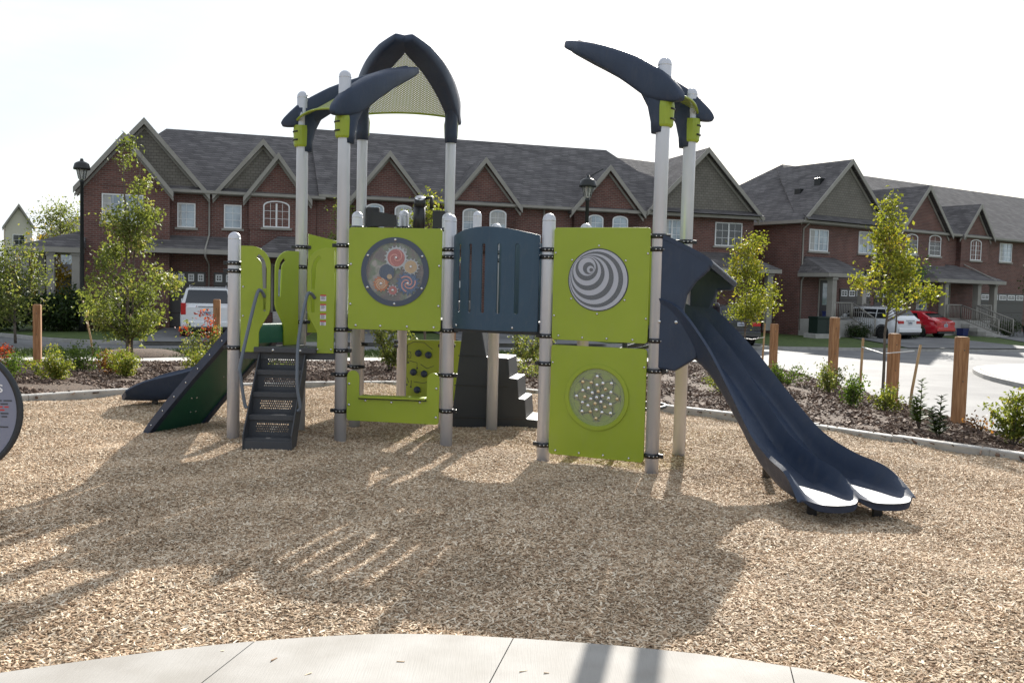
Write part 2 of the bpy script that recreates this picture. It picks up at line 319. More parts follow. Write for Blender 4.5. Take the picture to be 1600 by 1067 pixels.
# driveways on the lawn, 6 mm over it
def lawn_z(x, y):
    pl = min(range(len(far)), key=lambda i: abs(far[i].x-x)); t = max(0, min(1, (y-far[pl].y)/9.5)); return -.5+.36*t
def drive(name, pts):
    m = MB(); m.add([(x, y, z) for x, y, z in pts], [tuple(range(len(pts)))]); o = m.build(name, asphalt); o['kind'] = 'structure'
    if o.data.polygons[0].normal.z < 0: o.data.polygons[0].flip()
    return o
def dquad(s0, s1, t0=-8.9, t1=.2):
    a, b, c, d = ST(s0-.3, t0), ST(s1+.3, t0), ST(s1, t1), ST(s0, t1); z0, z1 = -.5, -.43
    drive('driveway', [(*a, z0), (*b, z0), (*c, z1), (*d, z1)])
for a, b in ((-1.6, 2.3), (5.3, 8.0), (10.2, 15.6), (17.0, 23.0)): dquad(a, b)
eR1 = Vector((math.cos(R(33.5)), math.sin(R(33.5)), 0)); eR2 = Vector((-eR1.y, eR1.x, 0)); ORt = Vector((15.2, 49, 0))
def SR(s, t): p = ORt+eR1*s+eR2*t; return (p.x, p.y)
for s0, s1, kx0, kx1 in ((3.2, 9.4, 17.2, 24.4), (16.8, 24, 25.2, 31.5)):
    yk = lambda x: np.interp(x, [p.x for p in far], [p.y for p in far])
    drive('driveway', [(kx0, yk(kx0)-.25, -.49), (kx1, yk(kx1)-.25, -.49), (*SR(s1, .2), -.42), (*SR(s0, .2), -.42)])
# kerb ring of the play area: cast sections
KR = empty('play_area_kerb'); tag(KR, kind='structure')
for i in range(0, len(ANG)-1, 5):
    a = ring[i:i+6]; out = [p+(p-Vector((*PC, 0))).normalized()*.15 for p in a]
    if len(a) < 2: continue
    n = len(a); m = MB(); a = [a[0].lerp(a[1], .03)]+a[1:]; out = [out[0].lerp(out[1], .03)]+out[1:]
    z = .055+random.uniform(-.006, .006)
    rr = [[(p.x, p.y, -.1) for p in a], [(p.x, p.y, z-.012) for p in a], [((p.x*.9+q.x*.1), (p.y*.9+q.y*.1), z) for p, q in zip(a, out)], [((p.x*.1+q.x*.9), (p.y*.1+q.y*.9), z) for p, q in zip(a, out)], [(p.x, p.y, z-.012) for p in out], [(p.x, p.y, -.1) for p in out]]
    for p, q in zip(rr[:-1], rr[1:]): m.add(p+q, [(k, k+1, n+k+1, n+k) for k in range(n-1)])
    for e in (0, n-1): m.add([r_[e] for r_ in rr], [tuple(range(6))])
    m.build('kerb_section', kerbc, KR)
# foreground concrete pad in slabs
PAD = empty('pavement'); tag(PAD, kind='structure')
padm = mat('broom_concrete', (.29, .272, .245), .85, col2=(.38, .365, .34), nscale=2.6, detail=9)
t_ = padm.node_tree; cN = t_.nodes.new('ShaderNodeTexCoord'); mpn = t_.nodes.new('ShaderNodeMapping'); mpn.inputs['Scale'].default_value = (160, 6, 1); mpn.inputs['Rotation'].default_value = (0, 0, R(-14))
nn = t_.nodes.new('ShaderNodeTexNoise'); nn.inputs['Scale'].default_value = 1; nn.inputs['Detail'].default_value = 3; bn = t_.nodes.new('ShaderNodeBump'); bn.inputs['Strength'].default_value = .25; bn.inputs['Distance'].default_value = .01
t_.links.new(cN.outputs['Object'], mpn.inputs[0]); t_.links.new(mpn.outputs[0], nn.inputs[0]); t_.links.new(nn.outputs[0], bn.inputs['Height']); t_.links.new(bn.outputs[0], t_.nodes['Principled BSDF'].inputs['Normal'])
padedge = smooth_poly([(-7, -.5), (-5, 1.7), (-3.4, 2.95), (-2.06, 3.67), (-1.38, 3.98), (-.85, 4.14), (-.44, 4.2), (.03, 4.18), (.62, 4.1), (1.16, 3.96), (1.6, 3.74), (2.6, 2.95), (3.8, 1.6), (5.2, -.5)], 6)
def pad_y(x): return np.interp(x, [p[0] for p in padedge], [p[1] for p in padedge])
JX = (-4.4, -2.35, -1.13, .04, 1.25, 2.9)
edges_ = [(-7.0, -.5)]+[(x, pad_y(x)) for x in JX]+[(5.2, -.5)]
for k in range(len(edges_)-1):
    (xa, ya), (xb, yb) = edges_[k], edges_[k+1]; g_ = .0025
    mid = [p for p in padedge if xa+.01 < p[0] < xb-.01]
    bk = lambda x, y: (x-.2*(y+3), -3) if abs(x) < 4.9 else (x, -3)
    a0, b0 = bk(xa, ya), bk(xb, yb)
    poly = [(a0[0]+g_, a0[1]), (xa+g_, ya)]+mid+[(xb-g_, yb), (b0[0]-g_, b0[1])]
    m = MB(); m.prism(poly, lambda p, s_: (p[0], p[1], .032 if s_ else -.12)); m.build('slab', padm, PAD)
# ---------------- wood chip surfacing: bedding sheet + loose chips
def chip_h(x, y):
    h = .03*math.sin(x*1.3+.7)*math.sin(y*1.1)+.018*math.sin(x*3.1+y*2.3)+.012*math.sin(5.3*x-4.1*y+1)
    h += .05*math.exp(-((x+3.2)**2+(y-9.6)**2)/.5)+.06*math.exp(-((x+.2)**2+(y-10.5)**2)/.35)
    pe = pad_y(x) if abs(x) < 6 else -9
    k = max(0, min(1, (y-pe-.1)/.8)); return h*k-.012-.012*(1-k)
chipbase = mat('chip_bedding', (.2, .135, .08), .95, col2=(.42, .32, .21), nscale=55, bump=1, bscale=90, detail=6)
def inside(x, y):
    a = math.degrees(math.atan2(y-PC[1], x-PC[0])); a = a+360 if a < -150 else a
    if a < ANG[0] or a > ANG[-1]: return True
    r0 = np.interp(a, ANG, [(p-Vector((*PC, 0))).length for p in ring]); return math.hypot(x-PC[0], y-PC[1]) < r0+.06
def chip_sheet(name, step, cond, dz=0):
    vs = []; idx = {}; fs = []
    xs = np.arange(-9, 7.5, step); ys = np.arange(.5, 16.2, step)
    def vid(i, j):
        if (i, j) not in idx: idx[(i, j)] = len(vs); vs.append((xs[i], ys[j], chip_h(xs[i], ys[j])+dz))
        return idx[(i, j)]
    for i in range(len(xs)-1):
        for j in range(len(ys)-1):
            if cond(xs[i]+step/2, ys[j]+step/2): fs.append((vid(i, j), vid(i+1, j), vid(i+1, j+1), vid(i, j+1)))
    m = MB(); m.add(vs, fs, True); return m.build(name, chipbase)
base = chip_sheet('play_surface', .2, inside); base['kind'] = 'structure'
def chipmat():
    m = bpy.data.materials.new('wood_chip'); m.use_nodes = True; t = m.node_tree; b = t.nodes['Principled BSDF']; b.inputs['Roughness'].default_value = .8; b.inputs['Specular IOR Level'].default_value = .25
    oi = t.nodes.new('ShaderNodeObjectInfo'); r = t.nodes.new('ShaderNodeValToRGB'); cr = r.color_ramp
    cr.elements[0].color = (.26, .165, .1, 1); cr.elements[1].color = (.84, .735, .58, 1); cr.elements[1].position = 1
    e = cr.elements.new(.25); e.color = (.45, .315, .2, 1)
    e = cr.elements.new(.65); e.color = (.65, .505, .35, 1)
    g = t.nodes.new('ShaderNodeNewGeometry'); n = t.nodes.new('ShaderNodeTexNoise'); n.inputs['Scale'].default_value = 1.6; n.inputs['Detail'].default_value = 6; n.inputs['Roughness'].default_value = .6
    k = t.nodes.new('ShaderNodeMapRange'); k.inputs[1].default_value = .3; k.inputs[2].default_value = .7; k.inputs[3].default_value = .78; k.inputs[4].default_value = 1.12
    x = t.nodes.new('ShaderNodeMixRGB'); x.blend_type = 'MULTIPLY'; x.inputs[0].default_value = 1; l = t.links.new
    l(g.outputs['Position'], n.inputs[0]); l(n.outputs[0], k.inputs[0]); l(oi.outputs['Random'], r.inputs[0]); l(r.outputs[0], x.inputs[1]); l(k.outputs[0], x.inputs[2]); l(x.outputs[0], b.inputs['Base Color']); return m
CM = chipmat()
def scatter(name, host, density, size, material, seed, tilt=.5, zoff=.006):
    """loose chips strewn over the host sheet with geometry nodes"""
    ng = bpy.data.node_groups.new(name, 'GeometryNodeTree'); ng.interface.new_socket('Geometry', in_out='INPUT', socket_type='NodeSocketGeometry'); ng.interface.new_socket('Geometry', in_out='OUTPUT', socket_type='NodeSocketGeometry')
    N = ng.nodes.new; l = ng.links.new; gi = N('NodeGroupInput'); go = N('NodeGroupOutput')
    d = N('GeometryNodeDistributePointsOnFaces'); d.inputs['Density'].default_value = density; d.inputs['Seed'].default_value = seed; l(gi.outputs[0], d.inputs[0])
    jn = N('GeometryNodeJoinGeometry'); 
    rs = N('FunctionNodeRandomValue'); rs.data_type = 'FLOAT_VECTOR'; rs.inputs[0].default_value = (size[0]*.35, size[1]*.4, size[2]*.5); rs.inputs[1].default_value = (size[0]*1.6, size[1]*1.7, size[2]*1.6); rs.inputs['Seed'].default_value = seed
    rr = N('FunctionNodeRandomValue'); rr.data_type = 'FLOAT_VECTOR'; rr.inputs[0].default_value = (-tilt, -tilt, 0); rr.inputs[1].default_value = (tilt, tilt, 6.283); rr.inputs['Seed'].default_value = seed+5
    ob = N('GeometryNodeObjectInfo'); ob.inputs[0].default_value = CHIP; ob.inputs['As Instance'].default_value = True
    ip = N('GeometryNodeInstanceOnPoints'); l(d.outputs[0], ip.inputs['Points']); l(ob.outputs['Geometry'], ip.inputs['Instance']); l(rs.outputs[0], ip.inputs['Scale']); l(rr.outputs[0], ip.inputs['Rotation'])
    mo = N('GeometryNodeTranslateInstances'); l(ip.outputs[0], mo.inputs[0]); mo.inputs['Translation'].default_value = (0, 0, zoff)
    sm = N('GeometryNodeSetMaterial'); sm.inputs['Material'].default_value = material; l(mo.outputs[0], sm.inputs[0]); l(sm.outputs[0], go.inputs[0])
    md = host.modifiers.new('chips', 'NODES'); md.node_group = ng; return host
cm = MB(); cm.add([(-.5, -.35, -.4), (.42, -.5, -.5), (.5, .25, -.5), (-.35, .5, -.4), (-.5, -.3, .4), (.38, -.45, .35), (.5, .2, .5), (-.4, .42, .3)], [(0, 3, 2, 1), (4, 5, 6, 7), (0, 1, 5, 4), (1, 2, 6, 5), (2, 3, 7, 6), (3, 0, 4, 7)])
CHIP = cm.build('wood_chip', CM); COL.objects.unlink(CHIP)
def infrust(x, y): return y > 2.4 and abs(x) < .62*y+1.4
HOST = chip_sheet('wood_chips', .2, lambda x, y: inside(x, y) and infrust(x, y) and y > pad_y(x)-.15 if abs(x) < 5 else inside(x, y) and infrust(x, y), .004)
scatter('wood_chips', HOST, 3000, (.034, .0088, .0036), CM, 3, .45)
FINES = chip_sheet('wood_fines', .2, lambda x, y: inside(x, y) and infrust(x, y) and y < 9.5 and (abs(x) > 5 or y > pad_y(x)-.1), .004)
scatter('wood_fines', FINES, 3000, (.016, .0055, .0028), CM, 8, .5, .01); tag(FINES, 'fine wood splinters and dust between the larger chips', 'wood chips', kind='stuff')
tag(HOST, 'loose tan wood chips covering the play area', 'wood chips', kind='stuff')
sp_ = [p for p in padedge if -4 < p[0] < 3.4]
mm = MB(); n_ = len(sp_); mm.add([(p[0], p[1]-.02, .034) for p in sp_]+[(p[0]*.97, p[1]-.55, .034) for p in sp_], [(i, i+1, n_+i+1, n_+i) for i in range(n_-1)]); SPILL = mm.build('spilled_chips', CM)
scatter('spilled_chips', SPILL, 7, (.03, .009, .0036), CM, 31, .12, .002); tag(SPILL, 'stray wood chips kicked onto the concrete edge', 'wood chips', kind='stuff')
def mulchchip():
    m = bpy.data.materials.new('bark_chip'); m.use_nodes = True; t = m.node_tree; b = t.nodes['Principled BSDF']; b.inputs['Roughness'].default_value = .85
    oi = t.nodes.new('ShaderNodeObjectInfo'); r = t.nodes.new('ShaderNodeValToRGB'); cr = r.color_ramp
    cr.elements[0].color = (.04, .022, .014, 1); cr.elements[1].color = (.3, .21, .15, 1); e = cr.elements.new(.7); e.color = (.12, .07, .045, 1)
    t.links.new(oi.outputs['Random'], r.inputs[0]); t.links.new(r.outputs[0], b.inputs['Base Color']); return m
mb2 = strip('bark_mulch', ring, bed, .03, -.21, mulchm, 9, .03, kind=None)
scatter('bark_mulch', mb2, 260, (.085, .035, .014), mulchchip(), 9, .6, .012); tag(mb2, 'brown bark mulch spread over the planting bed', 'mulch', kind='stuff')
def bed_z(x, y):
    d = math.hypot(x-PC[0], y-PC[1]); a = math.degrees(math.atan2(y-PC[1], x-PC[0])); a = a+360 if a < -150 else a
    r0 = np.interp(a, ANG, [(p-Vector((*PC, 0))).length for p in ring]); r1 = np.interp(a, ANG, [(p-Vector((*PC, 0))).length for p in bed])
    t = (d-r0)/(r1-r0); return (.02-.24*t) if t < 1 else -.25
# ================================================================== PLAY STRUCTURE
PS = empty('play_structure', (0, 0, 0)); tag(PS, 'lime and navy playground climber with silver posts, slides and three pointed roofs', 'playground')
A_ = (-2.88, 9.49); B_ = (-1.78, 9.57); C_ = (-.66, 9.46); D_ = (.33, 8.9); E_ = (1.33, 8.49); F_ = (1.73, 9.3); G_ = (-2.37, 10.26); H_ = (-.21, 10.46); D2 = (.76, 9.84)
I_ = (-1.93, 11.6); J_ = (-.83, 11.68); I2 = (-1.81, 10.62); J2 = (-.77, 10.56); K_ = (-1.64, 13.6); L_ = (-.55, 13.5)
def post(p, h, clamps, r=.0635, turn=0):
    m = MB(); prof = [(r, -.3), (r, h-r*1.0)]
    for k in range(1, 7): a = k/6*math.pi/2; prof.append((max(r*math.cos(a), 0), h-r+r*math.sin(a)))
    m.lathe(prof, (p[0], p[1], 0), 24); o = m.build('post', alu, PS)
    seam = MB(); seam.lathe([(r+.0012, h-.075), (r+.0012, h-.068)], (p[0], p[1], 0), 24); seam.build('cap_seam', steel, o)
    for z in clamps:
        c = MB(); c.lathe([(r+.001, z-.021), (r+.007, z-.021), (r+.009, z), (r+.007, z+.021), (r+.001, z+.021)], (p[0], p[1], 0), 24)
        for a in (turn, turn+math.pi):
            Mx = Matrix.Translation((p[0], p[1], z)) @ Matrix.Rotation(a, 4, 'Z'); c.box(r, r+.045, -.012, .012, -.019, .019, Mx, .004)
        co = c.build('clamp', black, o)
        for a in (-.5, .05, .55):
            t = -math.pi/2+a; b = MB(); b.lathe([(.008, 0), (.007, .006), (0, .008)], (p[0], p[1], z), 8, Matrix.Translation(((r+.007)*math.cos(t), (r+.007)*math.sin(t), 0)) @ Vector((math.cos(t), math.sin(t), 0)).to_track_quat('Z', 'Y').to_matrix().to_4x4())
            b.build('clamp_bolt', steel, o)
    return o
post(A_, 2.16, (1.84, 1.76, .97), turn=.07)
post(B_, 3.84, (2.05, 1.83, 1.18, .96, .71, .33))
post(C_, 2.39, (2.03, 1.955, 1.2, .74, .37), turn=-.3)
post(D_, 2.38, (2.03, 1.96, 1.2, .93, .14), turn=-.45)
post(E_, 3.78, (2.16, 2.04, 1.2, .92, .13), turn=-.42)
post(F_, 3.69, (2.16, 2.04, 1.2))
post(G_, 3.76, (2.05, 1.83, 1.22))
post(H_, 2.38, (2.05, 1.96, 1.2))
post(D2, 2.36, (2.05, 1.2))
post(I_, 4.0, (2.35, 1.2, .9)); post(J_, 4.0, (2.35, 1.2, .9))
post(I2, 2.49, (2.3, 1.2, .7)); post(J2, 2.49, (2.3, 1.2)); post(K_, 2.76, (2.4, .82, .75)); post(L_, 2.76, (2.4, .82))
# chip mounds meet the posts through the loose chips
# ---- decks
def deck(pts, z, th=.05):
    m = MB(); c = Vector((sum(p[0] for p in pts)/len(pts), sum(p[1] for p in pts)/len(pts)))
    poly = [tuple(Vector(p).lerp(c, .05)) for p in pts]
    m.prism(poly, lambda p, s_: (p[0], p[1], z if s_ else z-th))
    for a, b in zip(poly, poly[1:]+poly[:1]):
        a, b = Vector((*a, 0)), Vector((*b, 0)); x = (b-a).normalized(); n = x.cross(Vector((0, 0, 1)))
        m.prism([(0, 0), ((b-a).length, 0), ((b-a).length, -.11), (0, -.11)], lambda p, s_: a+x*p[0]+n*(.006 if s_ else .03)+Vector((0, 0, z-.002+p[1])))
    return m.build('deck', deckm, PS)
deck((A_, B_, G_), .97); deck((B_, C_, J2, I2), 1.31); deck((C_, D_, D2, H_), 1.31); deck((D_, E_, F_, D2), 1.31); deck((I2, J2, J_, I_), 1.31); deck((I_, J_, L_, K_), 1.45)
# ---- panels
def bolts(parent, Mx, pts, r=.011, name='bolt'):
    for p in pts:
        m = MB(); m.lathe([(r*1.3, 0), (r*1.2, .004), (r*.7, .008), (0, .0095)], n=10, M=Mx @ Matrix.Translation((p[0], p[1], 0))); m.build(name, steel, parent)
def dist(P, Q): return math.hypot(Q[0]-P[0], Q[1]-P[1])
TH = .02
# gear panel between the two main posts
W1 = dist(B_, C_); p1 = panel('gear_panel', [rrect(.075, W1-.075, 1.19, 2.24, .03), circ(W1*.52-.02, 1.79, .315, 48)], TH, lime, PS, B_, C_, .03)
Mx = pmat(B_, C_, .04); cx, cy = W1*.52-.02, 1.79
bolts(p1, Mx, [(.16, 1.23), (.42, 1.23), (.7, 1.23), (.98, 1.23), (.1, 1.86), (W1-.1, 1.86), (.1, 1.45), (W1-.1, 1.45)])
me = platemesh([circ(cx, cy, .355, 56), circ(cx, cy, .30, 56)], .008, .002); me.materials.append(mat('ring_bluegrey', (.06, .075, .11), .4)); me.transform(pmat(B_, C_, .045)); me.name = 'window_ring'
gr = bpy.data.objects.new('window_ring', me); COL.objects.link(gr); gr.parent = p1
bolts(gr, pmat(B_, C_, .049), [(cx+.328*math.cos(R(a)), cy+.328*math.sin(R(a))) for a in (90, 30, 330, 270, 210, 150)], .012)
swirl = mat('gear_backing', (.09, .085, .09), .3, col2=(.34, .3, .28), nscale=5, detail=3)
t_ = swirl.node_tree; rmp = [n for n in t_.nodes if n.type == 'VALTORGB'][0]; e = rmp.color_ramp.elements.new(.5); e.color = (.16, .11, .11, 1); e = rmp.color_ramp.elements.new(.58); e.color = (.13, .17, .1, 1)
disc('gear_backing', (cx, cy), .312, -.03, -.02, swirl, p1, Mx, 48)
def gear(c, r, nt, mats, tooth=.16, swirl_arms=0, rot=0):
    pts = []
    for k in range(nt):
        for f, rad in ((0, 1-tooth), (.3, 1-tooth), (.42, 1), (.62, 1), (.74, 1-tooth)):
            t = 2*math.pi*(k+f)/nt+rot; pts.append((c[0]+r*rad*math.cos(t), c[1]+r*rad*math.sin(t)))
    me = platemesh([pts], .014, .002); me.materials.clear(); me.materials.append(mats[0]); me.transform(pmat(B_, C_, .034)); g = bpy.data.objects.new('gear', me); COL.objects.link(g); g.parent = p1
    Mg = pmat(B_, C_, .041)
    disc('gear_face', c, r*.72, .0005, .004, mats[1], g, Mg, 28)
    if swirl_arms:
        m = MB()
        for s_ in range(swirl_arms):
            pa = [(c[0]+r*.68*q*math.cos(4.6*q+s_*2*math.pi/swirl_arms), c[1]+r*.68*q*math.sin(4.6*q+s_*2*math.pi/swirl_arms)) for q in np.linspace(.1, 1, 16)]
            m.tube([Mg @ Vector((p[0], p[1], .004)) for p in pa], r*.06, 6)
        m.build('swirl', mats[2], g)
    bolts(g, pmat(B_, C_, .0455), [c], .013, 'hub'); return g
pink = mat('gear_pink', (.38, .1, .09), .4); cream = mat('gear_cream', (.55, .42, .28), .4); orange = mat('gear_orange', (.48, .15, .04), .4); gblue = mat('gear_blue', (.04, .09, .2), .4); rose = mat('gear_rose', (.6, .25, .22), .4); gtan = mat('gear_tan', (.45, .3, .16), .4); dblue = mat('disc_navy', (.015, .035, .09), .3)
chrome = mat('gear_silver', (.42, .42, .45), .3, metal=.7)
gear((cx+.01, cy+.145), .125, 18, (chrome, pink, rose), .14, 2)
gear((cx+.165, cy+.055), .09, 14, (chrome, gtan, cream), .18)
gear((cx+.135, cy-.115), .125, 16, (gblue, gblue, rose), .18, 3, .2)
gear((cx-.145, cy-.125), .085, 14, (orange, orange, cream), .16, 4)
gear((cx-.02, cy-.19), .062, 10, (chrome, pink, cream), .24)
disc('bubble', (cx-.085, cy-.005), .08, -.012, .004, dblue, p1, Mx, 32); disc('bubble', (cx-.055, cy-.05), .026, .005, .008, gtan, p1, Mx, 20)
disc('window_pane', (cx, cy), .302, .0135, .0165, clear, p1, Mx, 48)
# counter panel below it
arc = lambda ccx, ccy, r, a0, a1, n=8: [(ccx+r*math.cos(R(a0+(a1-a0)*k/n)), ccy+r*math.sin(R(a0+(a1-a0)*k/n))) for k in range(n+1)]
x0, x1 = .075, W1-.075
outl = [(x0+.02, .235)]+arc(x1-.03, .255, .03, -90, 0, 4)+arc(x1-.065, .695, .065, 0, 180)+[(x1-.13, .56)]+arc(x1-.16, .52, .03, 0, -90, 4)+arc(x0+.16, .52, .03, 270, 180, 4)+[(x0+.13, .56)]+arc(x0+.065, .695, .065, 0, 180)+[(x0, .26)]
p2 = panel('counter_panel', [outl], TH, lime, PS, B_, C_, .03)
m = MB(); m.box(x0+.14, x1-.14, .478, .5, -.09, .05, pmat(B_, C_, .03), .004); m.build('counter_shelf', lime, p2)
m = MB(); m.box(x0+.13, x1-.13, .466, .477, -.03, .03, pmat(B_, C_, .03)); m.build('shelf_bracket', black, p2)
bolts(p2, Mx, [(x0+.2, .45), (.55, .44), (x1-.2, .45), (.1, .4), (.1, .62), (x1-.03, .3), (x1-.03, .6)])
# optical panel and bead panel
W2 = dist(D_, E_); MD = pmat(D_, E_, .04)
p3 = panel('optical_panel', [rrect(.07, W2-.07, 1.17, 2.24, .03)], TH, lime, PS, D_, E_, .03)
ox, oy, orr = .52, 1.75, .29
stripeW = mat('print_silver', (.42, .42, .48), .3); stripeB = mat('print_charcoal', (.035, .035, .05), .3)
prof = [(1, 0, 0), (.92, -.06, .01), (.83, -.13, .025), (.74, -.2, .07), (.65, -.27, .13), (.56, -.33, .2), (.48, -.375, .28), (.39, -.39, .35), (.3, -.38, .42), (.2, -.32, .37), (.12, -.26, .33), (.065, -.23, .32)]
disc('disc_rim', (ox, oy), orr*1.02, .0002, .004, stripeB, p3, MD, 56)
for k, (rr, dx, dy) in enumerate(prof):
    disc('print_ring', (ox+dx*orr, oy+dy*orr), orr*rr*.985, .0042+k*.0006, .0047+k*.0006, stripeB if k % 2 else stripeW, p3, MD, 56)
disc('disc_cover', (ox, oy), orr*.99, .0135, .015, clear, p3, MD, 56)
bolts(p3, MD, [(ox+(orr+.03)*math.cos(R(a)), oy+(orr+.03)*math.sin(R(a))) for a in (90, 35, 325, 270, 215, 145)]+[(.14, 1.21), (.38, 1.2), (.62, 1.2), (.87, 1.2), (.09, 2.0), (W2-.09, 2.0), (.09, 1.4), (W2-.09, 1.4)], .009)
ow, oz = .54, .64
p4 = panel('bead_panel', [rrect(.07, W2-.07, .06, 1.12, .03), circ(ow, oz, .27, 56)], TH, lime, PS, D_, E_, .03)
me = platemesh([circ(ow, oz, .315, 56), circ(ow, oz, .275, 56)], .012, .003); me.materials.append(lime); me.transform(pmat(D_, E_, .046)); o = bpy.data.objects.new('bead_ring', me); COL.objects.link(o); o.parent = p4
fl = [(ow+(.215+.03*math.cos(8*t))*math.cos(t), oz+(.215+.03*math.cos(8*t))*math.sin(t)) for t in np.linspace(0, 2*math.pi, 97)[:-1]]
me = platemesh([circ(ow, oz, .285, 56), fl], .008, .001); me.materials.append(mat('bead_surround', (.25, .31, .05), .3)); me.transform(pmat(D_, E_, .018)); o = bpy.data.objects.new('flower_surround', me); COL.objects.link(o); o.parent = p4
disc('bead_backing', (ow, oz), .285, -.028, -.024, mat('bead_back', (.27, .29, .09), .3), p4, MD, 48)
bead = mat('bead_gold', (.7, .55, .32), .18, metal=.9); bead2 = mat('bead_silver', (.75, .75, .75), .15, metal=.9)
q = 0
for ri, nn_, ph in ((0, 1, 0), (.06, 6, .3), (.118, 8, 0), (.15, 8, .39), (.2, 8, 0)):
    for k in range(nn_):
        t = 2*math.pi*k/nn_+ph+math.pi/8*0; b = MB(); q += 1
        pr = [(.0, -.021)]+[(.021*math.cos(a), .021*math.sin(a)) for a in np.linspace(-1.2, 1.2, 6)]+[(0, .021)]
        b.lathe(pr, n=12, M=MD @ Matrix.Translation((ow+ri*math.cos(t), oz+ri*math.sin(t), -.006))); b.build('bead', bead2 if q % 3 else bead, p4)
for k in range(8):
    a = 2*math.pi*k/8+math.pi/8; m = MB(); m.tube([MD @ Vector((ow+.135*math.cos(a)+.105*math.cos(t), oz+.135*math.sin(a)+.105*math.sin(t), -.0205)) for t in np.linspace(0, 2*math.pi, 29)], .0032, 5, False); m.build('rosette_ring', ink, p4)
disc('bead_cover', (ow, oz), .272, .009, .011, clear, p4, MD, 56)
bolts(p4, MD, [(ow+.297*math.cos(R(a)), oz+.297*math.sin(R(a))) for a in (90, 18, 306, 234, 162)], .009)
bolts(p4, MD, [(.14, .1), (.38, .095), (.62, .095), (.87, .09), (.09, .95), (W2-.09, .95)], .009)
# entry panels on the low deck
WA = dist(A_, B_)
def entry(x0, x1, mir, z0=.93, zt=2.02, P=A_, Q=B_, name='entry_panel', lower=True):
    w = x1-x0; pts = [(0, z0), (w*.62, z0), (w*.62, z0+.2), (w*.66, z0+.24), (w*.96, z0+.4), (w, z0+.45), (w, zt-.22)]+arc(w-.2, zt-.2, .2, 0, 85, 7)+[(0, zt)]
    s1 = [(w-.075, zt-.5), (w-.04, zt-.5), (w-.04, zt-.23)]+arc(w-.185, zt-.2, .135, 5, 62, 5)+[(w-.145, zt-.115)]+arc(w-.185, zt-.2, .095, 55, 0, 5)[::1]
    s2 = rrect(w-.075, w-.04, z0+.42, z0+.66, .015)
    holes = [s1]+([s2] if lower else [])
    f = (lambda p: (x0+p[0], p[1])) if not mir else (lambda p: (x1-p[0], p[1]))
    return panel(name, [[f(p) for p in pts]]+[[f(p) for p in h] for h in holes], TH, lime, PS, P, Q, .03)
pe = entry(.075, .375, False); bolts(pe, pmat(A_, B_, .04), [(.1, .97), (.22, .97), (.1, 1.6), (.1, 1.3)], .009)
pe = entry(.75, WA-.075, True); ME = pmat(A_, B_, .04); bolts(pe, ME, [(.86, .97), (1.0, .97)], .009)
for z, h in ((1.505, .065), (1.405, .075), (1.315, .055), (1.245, .05)):
    m = MB(); m.box(.885, .945, z-h/2, z+h/2, .0005, .002, ME); lb = m.build('warning_label', paper, pe)
    m = MB(); m.box(.885, .945, z+h/2-.014, z+h/2, .0022, .003, ME); m.build('label_band', red, lb)
    m = MB()
    for k in range(4): m.box(.893, .937-random.uniform(0, .015), z+h/2-.022-k*.009, z+h/2-.018-k*.009, .0022, .0028, ME)
    m.build('label_text', ink, lb)
pg = entry(.52, dist(A_, G_)-.07, True, z0=.97, zt=2.0, P=A_, Q=G_, lower=False)
panel('back_panel', [[(.07, 1.1), (dist(G_, I2)-.07, 1.1), (dist(G_, I2)-.07, 2.1), (.07, 2.2)]], TH, lime, PS, G_, I2, .03)
panel('back_panel', [rrect(.07, dist(D2, F_)-.07, 1.2, 2.1, .04)], TH, lime, PS, D2, F_, .03)
# curved navy bridge panel
chord = Vector((D_[0]-C_[0], D_[1]-C_[1])); cl = chord.length
me = platemesh([[(.075+(cl-.15)*k/24, 2.17+.075*math.sin(math.pi*k/24)) for k in range(25)][::-1]+[(.075+(cl-.15)*k/24, 1.235-.0*math.sin(math.pi*k/24)) for k in range(25)]]+[slot(.075+(cl-.15)*f, 1.4, 2.08, .02) for f in (.14, .31, .48, .65, .82)], .022)
bm = bmesh.new(); bm.from_mesh(me)
for k in range(1, 28):
    xx = .075+(cl-.15)*k/28; bmesh.ops.bisect_plane(bm, geom=bm.verts[:]+bm.edges[:]+bm.faces[:], plane_co=(xx, 0, 0), plane_no=(1, 0, 0))
for v in bm.verts:
    u = (v.co.x-.075)/(cl-.15); v.co.z += .2*math.sin(math.pi*max(0, min(1, u)))**.8
bm.to_mesh(me); bm.free(); me.materials.clear(); me.materials.append(bluep); me.transform(pmat(C_, D_, .03)); me.name = 'bridge_panel'
bp = bpy.data.objects.new('bridge_panel', me); COL.objects.link(bp); bp.parent = PS
bolts(bp, pmat(C_, D_, .03) @ Matrix.Translation((0, 0, .13)), [(.2, 1.27)], .01); bolts(bp, pmat(C_, D_, .03) @ Matrix.Translation((0, 0, .15)), [(cl-.28, 1.27)], .01)
back = [(.075, 1.235), (cl-.075, 1.235), (cl-.075, 2.15), (.075, 2.15)]
panel('bridge_panel', [back]+[slot(.075+(cl-.15)*f, 1.4, 2.05, .03) for f in (.14, .31, .48, .65, .82)], .022, bluep, PS, H_, D2, .03)
